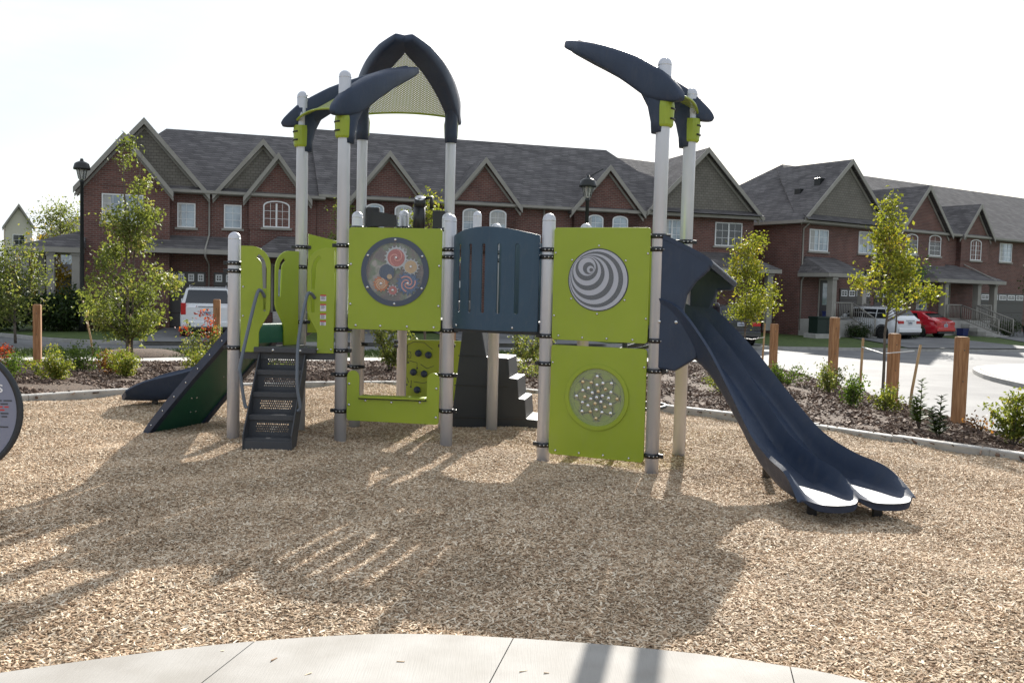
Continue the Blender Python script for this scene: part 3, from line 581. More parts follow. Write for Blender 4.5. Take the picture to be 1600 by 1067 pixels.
# stepped plastic climber behind the bridge
m = MB(); prof = [(-.74, -.12), (-.60, 1.16), (-.36, 1.16), (-.3, .86), (-.3, .84), (-.02, .83), (.0, .62), (-.01, .6), (.1, .59), (.12, .38), (.11, .36), (.2, .35), (.22, .14), (.21, .12), (.36, .11), (.38, -.12)]
m.prism(prof, lambda p, s_: (p[0]*.94-.02+(.1 if s_ else 0), 10.75+(.62 if s_ else 0)+.08*(p[1] < .5 and not s_)*0, p[1])); o = m.build('step_climber', charc, PS)
bv = o.modifiers.new('bevel', 'BEVEL'); bv.width = .018; bv.segments = 2; bv.limit_method = 'ANGLE'
for z in (.12, .5, .85):
    m = MB(); x0 = -.72+.11*z; m.box(x0, -.3 if z > .8 else (.2 if z < .3 else -.02), 10.742, 10.75, z-.006, z+.006); m.build('step_seam', black, o)
# ---- stair
ST_ = []; sx0, sx1 = -2.6, -2.14
stair = MB(); NST = 4
ytop, ybot = 9.5, 8.93
for k in range(5):
    z = .97-.212*k; y0 = ytop-(ytop-ybot)*k/4
    if k: stair.box(sx0, sx1, y0-.0, y0+.2, z-.02, z, bev=.004); stair.box(sx0, sx1, y0-.006, y0+.016, z-.05, z+.001, bev=.003)
stair.box(sx0, sx1, ybot-.02, ybot+.0, -.03, .1, bev=.003)
for x in (sx0-.012, sx1):
    stair.prism([(ytop+.02, 1.0), (ybot-.03, .16), (ybot-.03, -.05), (ybot+.12, -.05), (ytop+.02, .72)], lambda p, s_: (x+.012*s_, p[0], p[1]))
sto = stair.build('stair', deckm, PS)
perf = None
for k in range(4):
    zt = .97-.212*k-.05 if k else .93; zb = .97-.212*(k+1); y = ytop-(ytop-ybot)*k/4+.02
    rows_, cols = 4, 15; holes = []
    for r_ in range(rows_):
        for c_ in range(cols): holes.append(circ(.075+(c_+.5*(r_ % 2))*.0215, zb+.05+r_*.024, .0075, 8))
    o = panel('riser', [[(0, zb), (sx1-sx0, zb), (sx1-sx0, zt), (0, zt)]]+holes, .006, deckm, sto, (sx0, y), (sx1, y), 0, .0005)
m = MB(); m.box(-2.66, -2.02, 9.44, 9.5, .93, .985, bev=.006); m.build('landing_edge', deckm, sto); bolts(sto, pmat((-2.66, 9.44), (-2.02, 9.44)), [(.2, .955), (.48, .955)], .012)
def rail(pts, r=.017, mt=railm, parent=PS, name='handrail'):
    P = smooth_poly3(pts); m = MB(); m.tube(P, r, 12); return m.build(name, mt, parent)
def smooth_poly3(pts, k=6):
    P = [Vector(p) for p in pts]; out = []
    for i in range(len(P)-1):
        a, b, c, d = P[max(i-1, 0)], P[i], P[i+1], P[min(i+2, len(P)-1)]
        for j in range(k): t = j/k; out.append(((2*b)+(c-a)*t+(2*a-5*b+4*c-d)*t*t+(3*b-a-3*c+d)*t**3)*.5)
    return out+[P[-1]]
rail([(-2.56, 9.47, 1.5), (-2.58, 9.42, 1.56), (-2.61, 9.37, 1.53), (-2.66, 9.22, 1.15), (-2.695, 9.1, .82), (-2.69, 9.08, .74), (-2.645, 9.08, .45), (-2.62, 9.08, .4)], parent=sto)
rail([(-2.05, 9.5, 1.5), (-2.08, 9.44, 1.55), (-2.11, 9.38, 1.5), (-2.14, 9.2, 1.1), (-2.13, 9.1, .78), (-2.12, 9.08, .6), (-2.09, 9.08, .42), (-2.12, 9.09, .38)], parent=sto)
# ---- inclined climbing wall on the left (its underside faces the camera)
AG = Vector((G_[0]-A_[0], G_[1]-A_[1], 0)).normalized(); nL = Vector((-AG.y, AG.x, 0)); base0 = Vector((A_[0], A_[1], 0))
def wallpt(d, k, w):  # d outwards, w along AG
    return base0+AG*(w-.2*max(d, 0))+nL*d+Vector((0, 0, k))
prof = smooth_poly3([(-.02, 0, 1.05), (.0, 0, 1.2), (.08, 0, 1.18), (.22, 0, 1.04), (.7, 0, .56), (1.15, 0, .08), (1.3, 0, -.12)], 5)
w0, w1 = .1, .78
m = MB(); rgs = []
for p in prof: rgs.append([wallpt(p.x, p.z, w0), wallpt(p.x, p.z, w1), wallpt(p.x, p.z-.045, w1), wallpt(p.x, p.z-.045, w0)])
m.loft(rgs, True, True, False); cw = m.build('climbing_wall', greenp, PS)
for w in (w0, w1):
    m = MB(); rg = []
    for p in prof: rg.append([wallpt(p.x, p.z+.045, w-.035), wallpt(p.x, p.z+.045, w+.035), wallpt(p.x, p.z-.075, w+.035), wallpt(p.x, p.z-.075, w-.035)])
    m.loft(rg, True, True, False); o = m.build('edge_rail', navy, cw); bv = o.modifiers.new('bevel', 'BEVEL'); bv.width = .015; bv.segments = 2; bv.limit_method = 'ANGLE'
for d in np.linspace(-.1, 1.15, 9):
    z = np.interp(d, [p.x for p in prof], [p.z for p in prof]); m = MB(); q_ = wallpt(d, z-.02, w0-.036)
    m.lathe([(.012, 0), (.01, .004), (0, .007)], q_, 8, (-AG).to_track_quat('Z', 'Y').to_matrix().to_4x4()); m.build('bolt', steel, cw)
for d, w in ((.35, .3), (.35, .38), (.62, .5), (.62, .57), (.85, .3), (.85, .37), (1.02, .45), (1.02, .52), (.15, .5)):
    z = np.interp(d, [p.x for p in prof], [p.z for p in prof]); m = MB(); m.lathe([(.012, 0), (.01, .004), (0, .007)], wallpt(d, z-.046, w), 8, Matrix.Rotation(math.pi*.72, 4, nL.cross(Vector((0, 0, 1))))); m.build('hold_bolt', steel, cw)
for d, w in ((.35, .34), (.62, .535), (.85, .335), (1.02, .485), (.15, .5)):
    z = np.interp(d, [p.x for p in prof], [p.z for p in prof]); m = MB(); m.lathe([(.06, 0), (.055, .03), (.03, .05), (0, .055)], wallpt(d, z, w), 10, Matrix.Rotation(-math.pi*.22, 4, nL.cross(Vector((0, 0, 1))))); m.build('hand_hold', navy, cw)
# ---- slides
def chute(name, path, zs, lanes, half, walls, parent, zr=None, th=.05, head=None):
    """path: list of 2D points; zs bed height; walls side height; section = troughs side by side"""
    rings = []; n = len(path)
    for i, p in enumerate(path):
        t = i/(n-1); a = path[max(i-1, 0)]; b = path[min(i+1, n-1)]; h = Vector((b.x-a.x, b.y-a.y)).normalized()
        if head: h = Vector((math.cos(R(head(t))), math.sin(R(head(t)))))
        nn = Vector((h.y, -h.x)); ex = max(0, (t-.8)/.2)**2*.14
        z = zs(t); wl = walls(t); top = []; bot = []; dr = zr(t) if zr else 0
        K = 20*lanes
        for k in range(K+1):
            f = k/K; lane = (f*lanes) % 1 if k < K else 1.0; x = (1-2*f)*half
            c = abs(2*lane-1); e = max(0, (c-.6)/.4); hgt = wl*(e**1.35)
            edge = (lanes > 1 and abs(f-.5) < 1e-6)
            if edge: hgt = wl*.92
            lip = .0
            fw_ = ex*(1-c**2.4); top.append(Vector((p.x+nn.x*x+h.x*fw_, p.y+nn.y*x+h.y*fw_, z+hgt+dr*f)))
            bt = z-th-.01*(1-c)+max(0, (c-.6)/.4)**2*.6*max(wl, .09)
            bot.append(Vector((p.x+nn.x*x+h.x*fw_*.9, p.y+nn.y*x+h.y*fw_*.9, bt+dr*f)))
        top[0] += Vector((nn.x*.02, nn.y*.02, 0)); top[-1] -= Vector((nn.x*.02, nn.y*.02, 0))
        e0 = top[0]+Vector((nn.x*.03, nn.y*.03, -.02)); e1_ = top[-1]-Vector((nn.x*.03, nn.y*.03, .02))
        rings.append(top+[e1_]+bot[::-1]+[e0])
    m = MB(); m.loft(rings, True, True, True); o = m.build(name, navy, parent)
    for p in o.data.polygons: p.use_smooth = len(p.vertices) == 4
    o.data.set_sharp_from_angle(angle=R(55)); return o
def bz(P, n):
    P = [Vector(p) for p in P]; out = []
    for i in range(n+1):
        t = i/n; a = 1-t; out.append(P[0]*a**3+P[1]*(3*a*a*t)+P[2]*(3*a*t*t)+P[3]*t**3)
    return out
I1 = lambda xs, ys: (lambda t: float(np.interp(t, xs, ys)))
def smI(xs, ys):
    P = smooth_poly3([(a, 0, b) for a, b in zip(xs, ys)], 8); return lambda t: float(np.interp(t, [p.x for p in P], [p.z for p in P]))
sp = bz([(1.53, 8.9), (2.28, 8.53), (2.5, 7.75), (2.64, 6.85)], 40)
s1 = chute('double_slide', sp, smI([0, .1, .25, .42, .58, .72, .83, .93, 1], [1.2, 1.18, .98, .63, .33, .19, .14, .13, .12]), 2, .46, smI([0, .12, .25, .45, .78, .88, .95, 1], [.42, .34, .25, .21, .2, .18, .1, .02]), PS, zr=smI([0, .3, .6, .85, 1], [0, -.03, -.06, -.02, 0]), head=smI([0, .25, .5, .75, 1], [-26, -36, -48, -62, -76]))
# hood of the slide
hd = Vector((.9, -.44)).normalized(); en = Vector((hd.y, -hd.x)); c0 = Vector((1.53, 8.9))
def hp(d, w, z): p = c0+hd*d+en*w; return Vector((p.x, p.y, z))
sideF = [(-.02, 1.05), (-.02, 2.14), (.05, 2.16), (.28, 2.06), (.46, 1.97), (.51, 1.91), (.48, 1.85), (.34, 1.68), (.28, 1.5), (.3, 1.36), (.36, 1.28), (.36, 1.06), (.2, .98)]
sideN = [(-.02, .95), (-.02, 2.14), (.05, 2.15), (.28, 2.06), (.46, 1.97), (.51, 1.91), (.48, 1.85), (.37, 1.75), (.29, 1.63), (.265, 1.5), (.28, 1.42), (.34, 1.33), (.4, 1.24), (.4, 1.06), (.2, .93)]
for sg in (1, -1):
    side = sideN if sg > 0 else sideF
    m = MB(); m.prism(side, lambda p, s_: hp(p[0]-.0, sg*(.5-.05*s_), p[1] if sg > 0 or p[1] < 1.8 else p[1]-.17)); o = m.build('slide_hood_side', navy, s1); bv = o.modifiers.new('bevel', 'BEVEL'); bv.width = .02; bv.segments = 2; bv.limit_method = 'ANGLE'
topc = smooth_poly3([(-.02, 0, 2.15), (.06, 0, 2.17), (.28, 0, 2.075), (.45, 0, 1.985), (.51, 0, 1.94), (.52, 0, 1.915)], 4)
m = MB(); m.loft([[hp(p.x, .505, p.z), hp(p.x, -.505, p.z-.17), hp(p.x-.02, -.505, p.z-.205), hp(p.x-.02, .505, p.z-.035)] for p in topc], True, True, False); m.build('slide_hood_top', navy, s1)
Mh = Matrix(((hd.x, 0, en.x, c0.x+en.x*.501), (hd.y, 0, en.y, c0.y+en.y*.501), (0, 1, 0, 0), (0, 0, 0, 1))); bolts(s1, Mh, [(.04, 1.38), (.2, 1.38), (.03, 2.02)], .014)
for p, zt in (((2.34, 8.26), .3), ((2.36, 7.05), .12), ((2.86, 7.03), .12)):
    m = MB(); m.box(p[0]-.035, p[0]+.035, p[1]-.02, p[1]+.02, -.1, zt, bev=.004); m.build('slide_foot', black, s1)
panel('slide_frame', [[(.065, 1.18), (.1, 1.18), (.1, 2.2), (.065, 2.2)]], .02, lime, PS, E_, F_, .03)
s2p = bz([(-1.9, 12.55), (-2.9, 12.45), (-3.8, 12.1), (-4.95, 12.0)], 30)
s2 = chute('single_slide', s2p, smI([0, .15, .4, .65, .85, 1], [1.28, 1.24, .82, .38, .16, .14]), 1, .3, smI([0, .5, .8, .92, 1], [.3, .27, .28, .24, .1]), PS)
m = MB(); m.box(-4.7, -4.64, 11.97, 12.03, -.1, .12); m.build('slide_foot', black, s2)
# ---- hoop climber at the back of the right tower
hc = MB(); hc.tube([(1.25, 10.15, -.2), (1.25, 10.15, 2.1)], .03, 12); hco = hc.build('hoop_climber', charc, PS)
for z, tl in ((1.05, .3), (.72, .22), (.38, .05)):
    m = MB(); P = [(1.42+.3*math.cos(t), 10.15+.3*math.sin(t), z+.3*tl*math.cos(t)) for t in np.linspace(0, 2*math.pi, 37)]; m.tube(P, .02, 8, False); m.build('hoop', charc, hco)
# ---- instruments on the rear rail
P0, P1 = I_, J_
def rl(u, z, d=0): return Vector((P0[0]+(P1[0]-P0[0])*u, P0[1]+(P1[1]-P0[1])*u-d, z))
m = MB(); m.box(P0[0]+.05, P1[0]-.05, 11.55, 11.63, 2.3, 2.37, bev=.008); ro = m.build('rear_rail', black, PS)
post((-1.4, 11.72), 2.6, (2.38,), .055)
m = MB(); m.box(-1.86, -1.7, 11.55, 11.64, 2.37, 2.62, bev=.01); m.build('play_scope_box', black, ro)
m = MB(); m.prism([(-.16, -.08), (.15, -.08), (.15, .06), (-.15, .11)], lambda p, s_: (-1.62+p[0], 11.45+.14*s_, 2.46+p[1])); o = m.build('drum_box', black, ro)
m = MB(); m.tube([(-1.2, 11.58, 2.33), (-1.2, 11.58, 2.66)], .075, 16); m.tube([(-1.2, 11.58, 2.64), (-1.19, 11.53, 2.74)], [.075, .07], 16); o = m.build('periscope', black, ro)
m = MB(); m.lathe([(.062, 0), (.062, .004)], (-1.19, 11.525, 2.745), 16, Matrix.Rotation(R(35), 4, 'X')); m.build('periscope_mirror', steel, o)
m = MB(); m.tube([(-1.16, 11.58, 2.74), (-1.05, 11.58, 2.76), (-1.05, 11.58, 2.62)], .025, 8); m.build('periscope_handle', black, o)
m = MB(); m.box(-1.03, -.88, 11.55, 11.64, 2.37, 2.6, bev=.01); m.build('play_scope_box', black, ro)
# ---- music panel under the rear tower
WK = dist(K_, L_); pm = panel('music_panel', [rrect(.07, WK-.07, -.05, .86, .03)], TH, lime, PS, K_, L_, .03); MK = pmat(K_, L_, .04)
for x, z in ((.27, .66), (.42, .64), (.2, .38), (.36, .36), (.26, .12)):
    m = MB(); m.lathe([(.048, 0), (.052, .02), (.045, .04), (.025, .055), (0, .058)], n=16, M=MK @ Matrix.Translation((x, z, 0))); m.build('bell', navy, pm)
m = MB()
def stroke(pts, r=.004): m.tube([MK @ Vector((p[0], p[1], .001)) for p in pts], r, 5)
stroke([(.1, .78), (.1, .5)], .005); stroke([(.13+.03*q*math.cos(7*q), .62+.06*q*math.sin(7*q)) for q in np.linspace(.1, 1.2, 14)])
stroke([(.1, .78), (.2, .83), (.35, .82), (.48, .72)]); stroke([(.12, .55), (.25, .52), (.25, .45)]); stroke([(.3, .5), (.4, .44), (.5, .48)]); stroke([(.1, .3), (.13, .22), (.17, .26), (.16, .17)]); stroke([(.2, .24), (.35, .22), (.45, .26)])
for c in ((.12, .52), (.25, .44), (.1, .19), (.16, .16)): m.lathe([(.014, 0), (.013, .003)], n=10, M=MK @ Matrix.Translation((c[0], c[1], 0)))
m.build('printed_notes', ink, pm)
# ---- the three pointed roofs
def perfmat():
    m = bpy.data.materials.new('perforated_lime'); m.use_nodes = True; t = m.node_tree; b = t.nodes['Principled BSDF']; b.inputs['Base Color'].default_value = (.24, .28, .02, 1); b.inputs['Roughness'].default_value = .45
    c = t.nodes.new('ShaderNodeTexCoord'); v = t.nodes.new('ShaderNodeTexVoronoi'); v.inputs['Scale'].default_value = 40; v.inputs['Randomness'].default_value = 0; v.voronoi_dimensions = '2D'
    mp_ = t.nodes.new('ShaderNodeMapping'); mp_.inputs['Rotation'].default_value = (0, 0, R(45))
    g = t.nodes.new('ShaderNodeMath'); g.operation = 'GREATER_THAN'; g.inputs[1].default_value = .22
    t.links.new(c.outputs['UV'], mp_.inputs[0]); t.links.new(mp_.outputs[0], v.inputs[0]); t.links.new(v.outputs['Distance'], g.inputs[0]); t.links.new(g.outputs[0], b.inputs['Alpha']); return m
PERF = perfmat()
def canopy(P, Q, tipdir, dz=0, tipL=1.06):
    P = Vector((P[0], P[1], 0)); Q = Vector((Q[0], Q[1], 0)); c = (P+Q)/2; uv = (Q-P).normalized(); vv = Vector((uv.y, -uv.x, 0)); w = (Q-P).length/2
    if vv.dot(Vector((*tipdir, 0))) < 0: vv = -vv
    f = lambda u, v, z: c+uv*u+vv*v+Vector((0, 0, z+dz))
    first = None
    ctl = [(w+.1, -.2, 3.38), (w+.06, -.12, 3.43), (w+.02, .06, 3.53), (w*.85, .34, 3.72), (w*.6, .62, 3.88), (w*.3, .87, 4.0), (.0, tipL+.02, 4.09)]
    hs = [.018, .075, .14, .125, .095, .07, .04]; ws = [.03, .055, .085, .11, .135, .155, .13]
    for sg in (1, -1):
        P3 = smooth_poly3(ctl, 5); hh = np.interp(np.linspace(0, 6, len(P3)), range(7), hs); ww = np.interp(np.linspace(0, 6, len(P3)), range(7), ws); rg = []
        for i, p in enumerate(P3):
            a = P3[max(i-1, 0)]; b = P3[min(i+1, len(P3)-1)]; d = Vector((b.x-a.x, b.y-a.y, 0)).normalized(); nn = Vector((d.y, -d.x, 0)); tg = (b-a).normalized(); upv = nn.cross(tg); upv = upv if upv.z > 0 else -upv
            ringp = []
            for k in range(16):
                t = 2*math.pi*k/16; cx_ = math.copysign(abs(math.cos(t))**.4, math.cos(t)); sy = math.copysign(abs(math.sin(t))**.4, math.sin(t))
                q = p+nn*(cx_*ww[i])+upv*(sy*hh[i]); ringp.append(f(sg*q.x, q.y, q.z))
            rg.append(ringp)
        m = MB(); m.loft(rg, True, True, True)
        # leg sleeve
        lg = []
        for z, rx, ry, oy in ((3.1, .076, .072, .035), (3.2, .078, .08, .035), (3.34, .08, .1, .05), (3.46, .08, .14, .075), (3.57, .074, .2, .1)):
            lg.append([f(sg*w+rx*math.cos(t), oy+ry*math.sin(t), z) for t in np.linspace(0, 2*math.pi, 17)[:-1]])
        m.loft(lg, True, True, True)
        o = m.build('roof_beam', navy, PS)
        br = MB(); rg = []
        for z, r_ in ((3.15, .072), (3.17, .083), (3.33, .09), (3.38, .082)):
            rg.append([f(sg*w+r_*math.cos(t), r_*math.sin(t)-.012, z) for t in np.linspace(R(165), R(375), 12)]+[f(sg*w+(r_-.03)*math.cos(t), (r_-.03)*math.sin(t)-.012, z) for t in np.linspace(R(375), R(165), 12)])
        br.loft(rg, True, True, False); bo = br.build('bracket', lime, o)
        for z in (3.22, 3.31):
            s_ = MB(); s_.tube([f(sg*w+.09*math.cos(t), .09*math.sin(t)-.012, z) for t in np.linspace(R(235), R(305), 6)], .009, 6); s_.build('bracket_slot', black, bo)
    # perforated sheet between the beams
    n = 16; P3 = smooth_poly3(ctl, 5); rows = []; 
    for i in range(7, len(P3)-3):
        p = P3[i]; rows.append([(p.x*(1-2*k/n), p.y-.06*(1-(1-2*k/n)**2), p.z-.04-.02*(1-p.x/w)+.05*(p.x/w)*(1-(1-2*k/n)**2)) for k in range(n+1)])
    m = MB()
    for a, b in zip(rows[:-1], rows[1:]): m.add([f(*q) for q in a]+[f(*q) for q in b], [(i, i+1, n+2+i, n+1+i) for i in range(n)], True)
    o = m.build('roof_sheet', PERF, PS, normals=False); ul = o.data.uv_layers.new(name='UVMap'); flat = [q for a, b in zip(rows[:-1], rows[1:]) for q in a+b]
    for lp in o.data.loops: q = flat[lp.vertex_index]; ul.data[lp.index].uv = (q[0], q[1]*1.2)
    e_ = MB(); r0 = [f(*q) for q in rows[0]]; e_.tube(r0, .012, 6); e_.build('sheet_edge', lime, o)
canopy(E_, F_, (-.9, .44)); canopy(G_, B_, (.75, .66)); canopy(I_, J_, (0, -1), .35)
# ================================================================== HOUSES
class House:
    def __init__(s, name, label, O, ang, cat='house'):
        s.r = empty(name, (O[0], O[1], 0), R(ang)); tag(s.r, label, cat)
    def mb(s, name, m, material, parent=None, **k): return m.build(name, material, parent or s.r, **k)
    def wall(s, s0, s1, t0, t1, z0, z1, material=None, name='wall'):
        m = MB(); m.box(s0, s1, t0, t1, z0, z1); return s.mb(name, m, material or brick)
    def roof(s, s0, s1, t0, t1, ze, zr, hip0=0, hip1=0, ov=.4, tr=None):
        tr = (t0+t1)/2 if tr is None else tr; m = MB(); a0, a1 = s0-ov, s1+ov; b0, b1 = t0-ov, t1+ov
        v = [(a0, b0, ze), (a1, b0, ze), (a1, b1, ze), (a0, b1, ze), (a0+hip0, tr, zr), (a1-hip1, tr, zr), (a0, b0, ze-.16), (a1, b0, ze-.16), (a1, b1, ze-.16), (a0, b1, ze-.16)]
        m.add(v, [(0, 1, 5, 4), (2, 3, 4, 5), (1, 2, 5), (3, 0, 4)]); o = s.mb('roof', m, shingle)
        m = MB(); m.add(v[:4]+v[6:], [(0, 4, 5, 1), (1, 5, 6, 2), (2, 6, 7, 3), (3, 7, 4, 0), (4, 7, 6, 5)]); s.mb('fascia', m, trim, o)
        m = MB(); m.box(a0, a1, b0-.11, b0-.004, ze-.13, ze-.01); s.mb('gutter', m, trim, o)
        return o
    def gable(s, sc, hw, zf, za, t, material, slope, te=-.4, ze=5.7, ov=.28, thick=.3, zb=None, rake=True):
        """wall gable: front triangle at t, roof planes running back into the main slope"""
        zb = zf if zb is None else zb
        m = MB(); k = (za-zf)/hw
        poly = [(sc-hw, zb), (sc+hw, zb), (sc+hw, zf), (sc, za), (sc-hw, zf)]
        m.prism(poly if zb < zf else [(sc-hw, zf), (sc+hw, zf), (sc, za)], lambda p, d: (p[0], t+thick*d, p[1])); g = s.mb('gable', m, material)
        tb = te+(za+.12-ze)/slope+.25; tf = max(te+(zf-ze)/slope, t+.3)
        for sg in (-1, 1):
            fx, fz = sc+sg*(hw+.25), zf-.25*k+.12; ax, az = sc, za+.12
            A = [(ax, t-ov, az), (fx, t-ov, fz), (fx, tf, fz), (ax, tb, az)]; up = [(x, y, z) for x, y, z in A]; dn = [(x, y, z-.12) for x, y, z in A]
            m = MB(); m.add(up+dn, [(0, 1, 2, 3), (4, 7, 6, 5), (0, 4, 5, 1), (1, 5, 6, 2), (2, 6, 7, 3), (3, 7, 4, 0)]); s.mb('gable_roof', m, shingle, g)
            if rake:
                m = MB(); q = [(ax, az+.02), (fx, fz+.02), (fx, fz-.24), (ax, az-.26)]
                m.prism(q, lambda p, d: (p[0]-sg*.002*0, t-ov-.06+.055*d-(.003 if sg > 0 else 0), p[1])); s.mb('rake_board', m, trim, g)
                m = MB(); q = [(ax, az-.26), (fx, fz-.24), (fx-sg*.02, fz-.36), (ax, az-.42)]
                m.prism(q, lambda p, d: (p[0], t-.05+.045*d-(.003 if sg > 0 else 0), p[1])); s.mb('rake_trim', m, trim, g)
        return g
    def window(s, s0, s1, z0, z1, t=0, arch=0, cols=2, rows=3, split=False, glass=None, sill=True, fr=.055, dark=False):
        m = MB(); poly = [(s0, z0), (s1, z0)]
        if arch: c = (s0+s1)/2; h = (s1-s0)/2; poly += [(c+h*math.cos(a), z1-arch+arch*math.sin(a)) for a in np.linspace(0, math.pi, 9)]
        else: poly += [(s1, z1), (s0, z1)]
        c = Vector(((s0+s1)/2, (z0+z1)/2)); sx = 1-2*fr/(s1-s0); sz = 1-2*fr/(z1-z0)
        inn = [((p[0]-c.x)*sx+c.x, (p[1]-c.y)*sz+c.y) for p in poly]; n = len(poly)
        vs = [(p[0], t-.05, p[1]) for p in poly]+[(p[0], t-.05, p[1]) for p in inn]+[(p[0], t+.03, p[1]) for p in poly]+[(p[0], t+.0, p[1]) for p in inn]
        fs = []
        for i in range(n): j = (i+1) % n; fs += [(i, j, n+j, n+i), (i, 2*n+i, 2*n+j, j), (n+i, n+j, 3*n+j, 3*n+i)]
        m.add(vs, fs); w = s.mb('window', m, wframe)
        m = MB(); m.add([(p[0], t-.012, p[1]) for p in inn], [tuple(range(n))]); s.mb('pane', m, glass or (wdark if dark else wglass), w, normals=False)
        a0, a1 = s0+fr, s1-fr; b0, b1 = z0+fr, z1-fr-arch*.3
        kk = random.random()
        if kk < .7 and not dark:
            m = MB()
            if kk < .25: m.add([(a0, t-.0125, b0+(b1-b0)*random.uniform(.35, .6)), (a1, t-.0125, b0+(b1-b0)*.5), (a1, t-.0125, b1), (a0, t-.0125, b1)], [(0, 1, 2, 3)]); m.v[0] = (a0, t-.0125, m.v[0][2]); m.v[1] = (a1, t-.0125, m.v[0][2])
            else:
                q_ = (a1-a0)*random.uniform(.16, .46)
                m.add([(a0, t-.0125, b0), (a0+q_, t-.0125, b0), (a0+q_*.9, t-.0125, b1), (a0, t-.0125, b1)], [(0, 1, 2, 3)])
            s.mb('curtain', m, curtm, w, normals=False)
        m = MB()
        if split: m.box(c.x-.04, c.x+.04, t-.046, t-.013, b0, b1)
        for k in range(1, cols): x = a0+(a1-a0)*k/cols; m.box(x-.009, x+.009, t-.03, t-.013, b0, b1)
        for k in range(1, rows): z = b0+(b1-b0)*k/rows; m.box(a0, a1, t-.027, t-.0135, z-.009, z+.009)
        s.mb('muntin', m, wframe, w)
        if sill: m = MB(); m.box(s0-.1, s1+.1, t-.1, t+.02, z0-.1, z0-.004); s.mb('sill', m, trim, w)
        return w
    def garage(s, s0, s1, z0=-.1, z1=2.05, t=0, wins=4):
        m = MB()
        for k in range(4): h = (z1-z0)/4; m.box(s0, s1, t-.05, t+.02, z0+h*k+.008, z0+h*(k+1)-.008, bev=.006)
        g = s.mb('garage_door', m, gdoor)
        w = (s1-s0)/wins
        for k in range(wins):
            a, b = s0+w*k+.08, s0+w*(k+1)-.08; zz0, zz1 = z1-.43, z1-.1
            m = MB(); m.box(a, b, t-.07, t-.052, zz0, zz1); f = s.mb('door_window', m, wframe, g)
            m = MB(); c = (a+b)/2; zc = (zz0+zz1)/2
            for x0_, x1_ in ((a+.06, c-.02), (c+.02, b-.06)):
                for y0_, y1_ in ((zz0+.06, zc-.015), (zc+.015, zz1-.06)): m.box(x0_, x1_, t-.074, t-.0705, y0_, y1_)
            s.mb('door_panes', m, wdark, g)
        return g
    def door(s, s0, s1, z0, z1, t=0):
        m = MB(); m.box(s0-.1, s1+.1, t-.04, t+.02, z0, z1+.1); d = s.mb('door', m, trim)
        m = MB(); m.box(s0, s1, t-.06, t-.042, z0+.02, z1); s.mb('door_leaf', m, mat('door_dark', (.02, .018, .02), .4) if 'door_dark' not in MATS else MATS['door_dark'], d)
        m = MB(); m.box(s0+.18, s1-.18, t-.07, t-.062, z0+.75, z1-.15); s.mb('door_glass', m, wglass, d)
        return d
    def porch(s, s0, s1, t0, ze, zt, t1=0, inset=.9):
        m = MB(); v = [(s0, t0, ze), (s1, t0, ze), (s1, t1, ze), (s0, t1, ze), (s0+inset, t1, zt), (s1-inset, t1, zt)]
        m.add(v, [(0, 1, 5, 4), (1, 2, 5), (0, 4, 3)]); o = s.mb('porch_roof', m, shingle)
        m = MB(); m.box(s0, s1, t0, t1, ze-.2, ze-.004); s.mb('fascia', m, trim, o)
        return o
    def column(s, x, t, z0, z1, w=.16):
        m = MB(); m.box(x-w, x+w, t-w, t+w, z0, z1-.01, bev=.01); m.box(x-w*1.25, x+w*1.25, t-w*1.25, t+w*1.25, z1-.14, z1-.03); return s.mb('column', m, trim)
    def pipe(s, pts): m = MB(); m.tube(pts, .04, 8); return s.mb('downpipe', m, trim)
    def railing(s, a, b, z0, z1):
        a, b = Vector(a), Vector(b); m = MB(); n = max(int((b-a).length/.13), 2)
        m.tube([(a.x, a.y, z1+a.z), (b.x, b.y, z1+b.z)], .035, 6); m.tube([(a.x, a.y, z0+a.z+.1), (b.x, b.y, z0+b.z+.1)], .03, 6)
        for k in range(n+1): p = a.lerp(b, k/n); m.tube([(p.x, p.y, z0+p.z+.1), (p.x, p.y, z1+p.z)], .045 if k in (0, n) else .014, 5)
        return s.mb('railing', m, trim)
    def step(s, s0, s1, t0, n=3, z=.4):
        for k in range(n):
            m = MB(); m.box(s0, s1, t0-.3*(n-k), t0, -.3, z-(n-1-k)*z/n-.001*k, bev=.01); s.mb('step', m, concrete)
SL = (9.5-5.7)/5.4
# ---- left row
h = House('brick_townhouse', 'red brick townhouse row with tall taupe gable left of the play structure', (-13.8, 41), 17)
h.wall(-4.75, 4.9, 0, 10, -.8, 5.62); h.roof(-4.6, 4.85, 0, 10, 5.62, 9.0, 3.1, 0, tr=5)
h.wall(-4.9, -1.4, -.6, 0, -.8, 5.6)
h.gable(-2.45, 2.45, 5.62, 8.45, -.12, siding, SL, ze=5.62)
h.gable(-3.2, 1.72, 5.6, 7.7, -.62, brick, SL, ze=5.62)
h.gable(2.5, 1.9, 5.64, 7.9, -.1, siding, SL, ze=5.62); h.gable(3.15, 1.25, 5.6, 7.3, -.32, brick, SL, ze=5.62, zb=4.0)
h.wall(1.95, 4.4, -.3, 0, 3.2, 5.6)
h.window(-4.1, -2.45, 4.05, 5.25, -.6, split=True, cols=4); h.window(-1.12, -.36, 3.98, 5.05, cols=2, rows=3); h.window(.84, 1.6, 4.02, 5.07, cols=2, rows=3)
h.window(2.52, 3.68, 4.12, 5.32, -.3, arch=.22, split=True, cols=4, rows=3)
for k in range(9):
    a = 2.6+(3.62-2.6)*k/8; m = MB(); m.box(a-.05, a+.05, -.33, -.3, 5.38+.1*math.sin(math.pi*k/8), 5.6+.1*math.sin(math.pi*k/8)); 
    if k == 4: h.mb('lintel', m, brick)
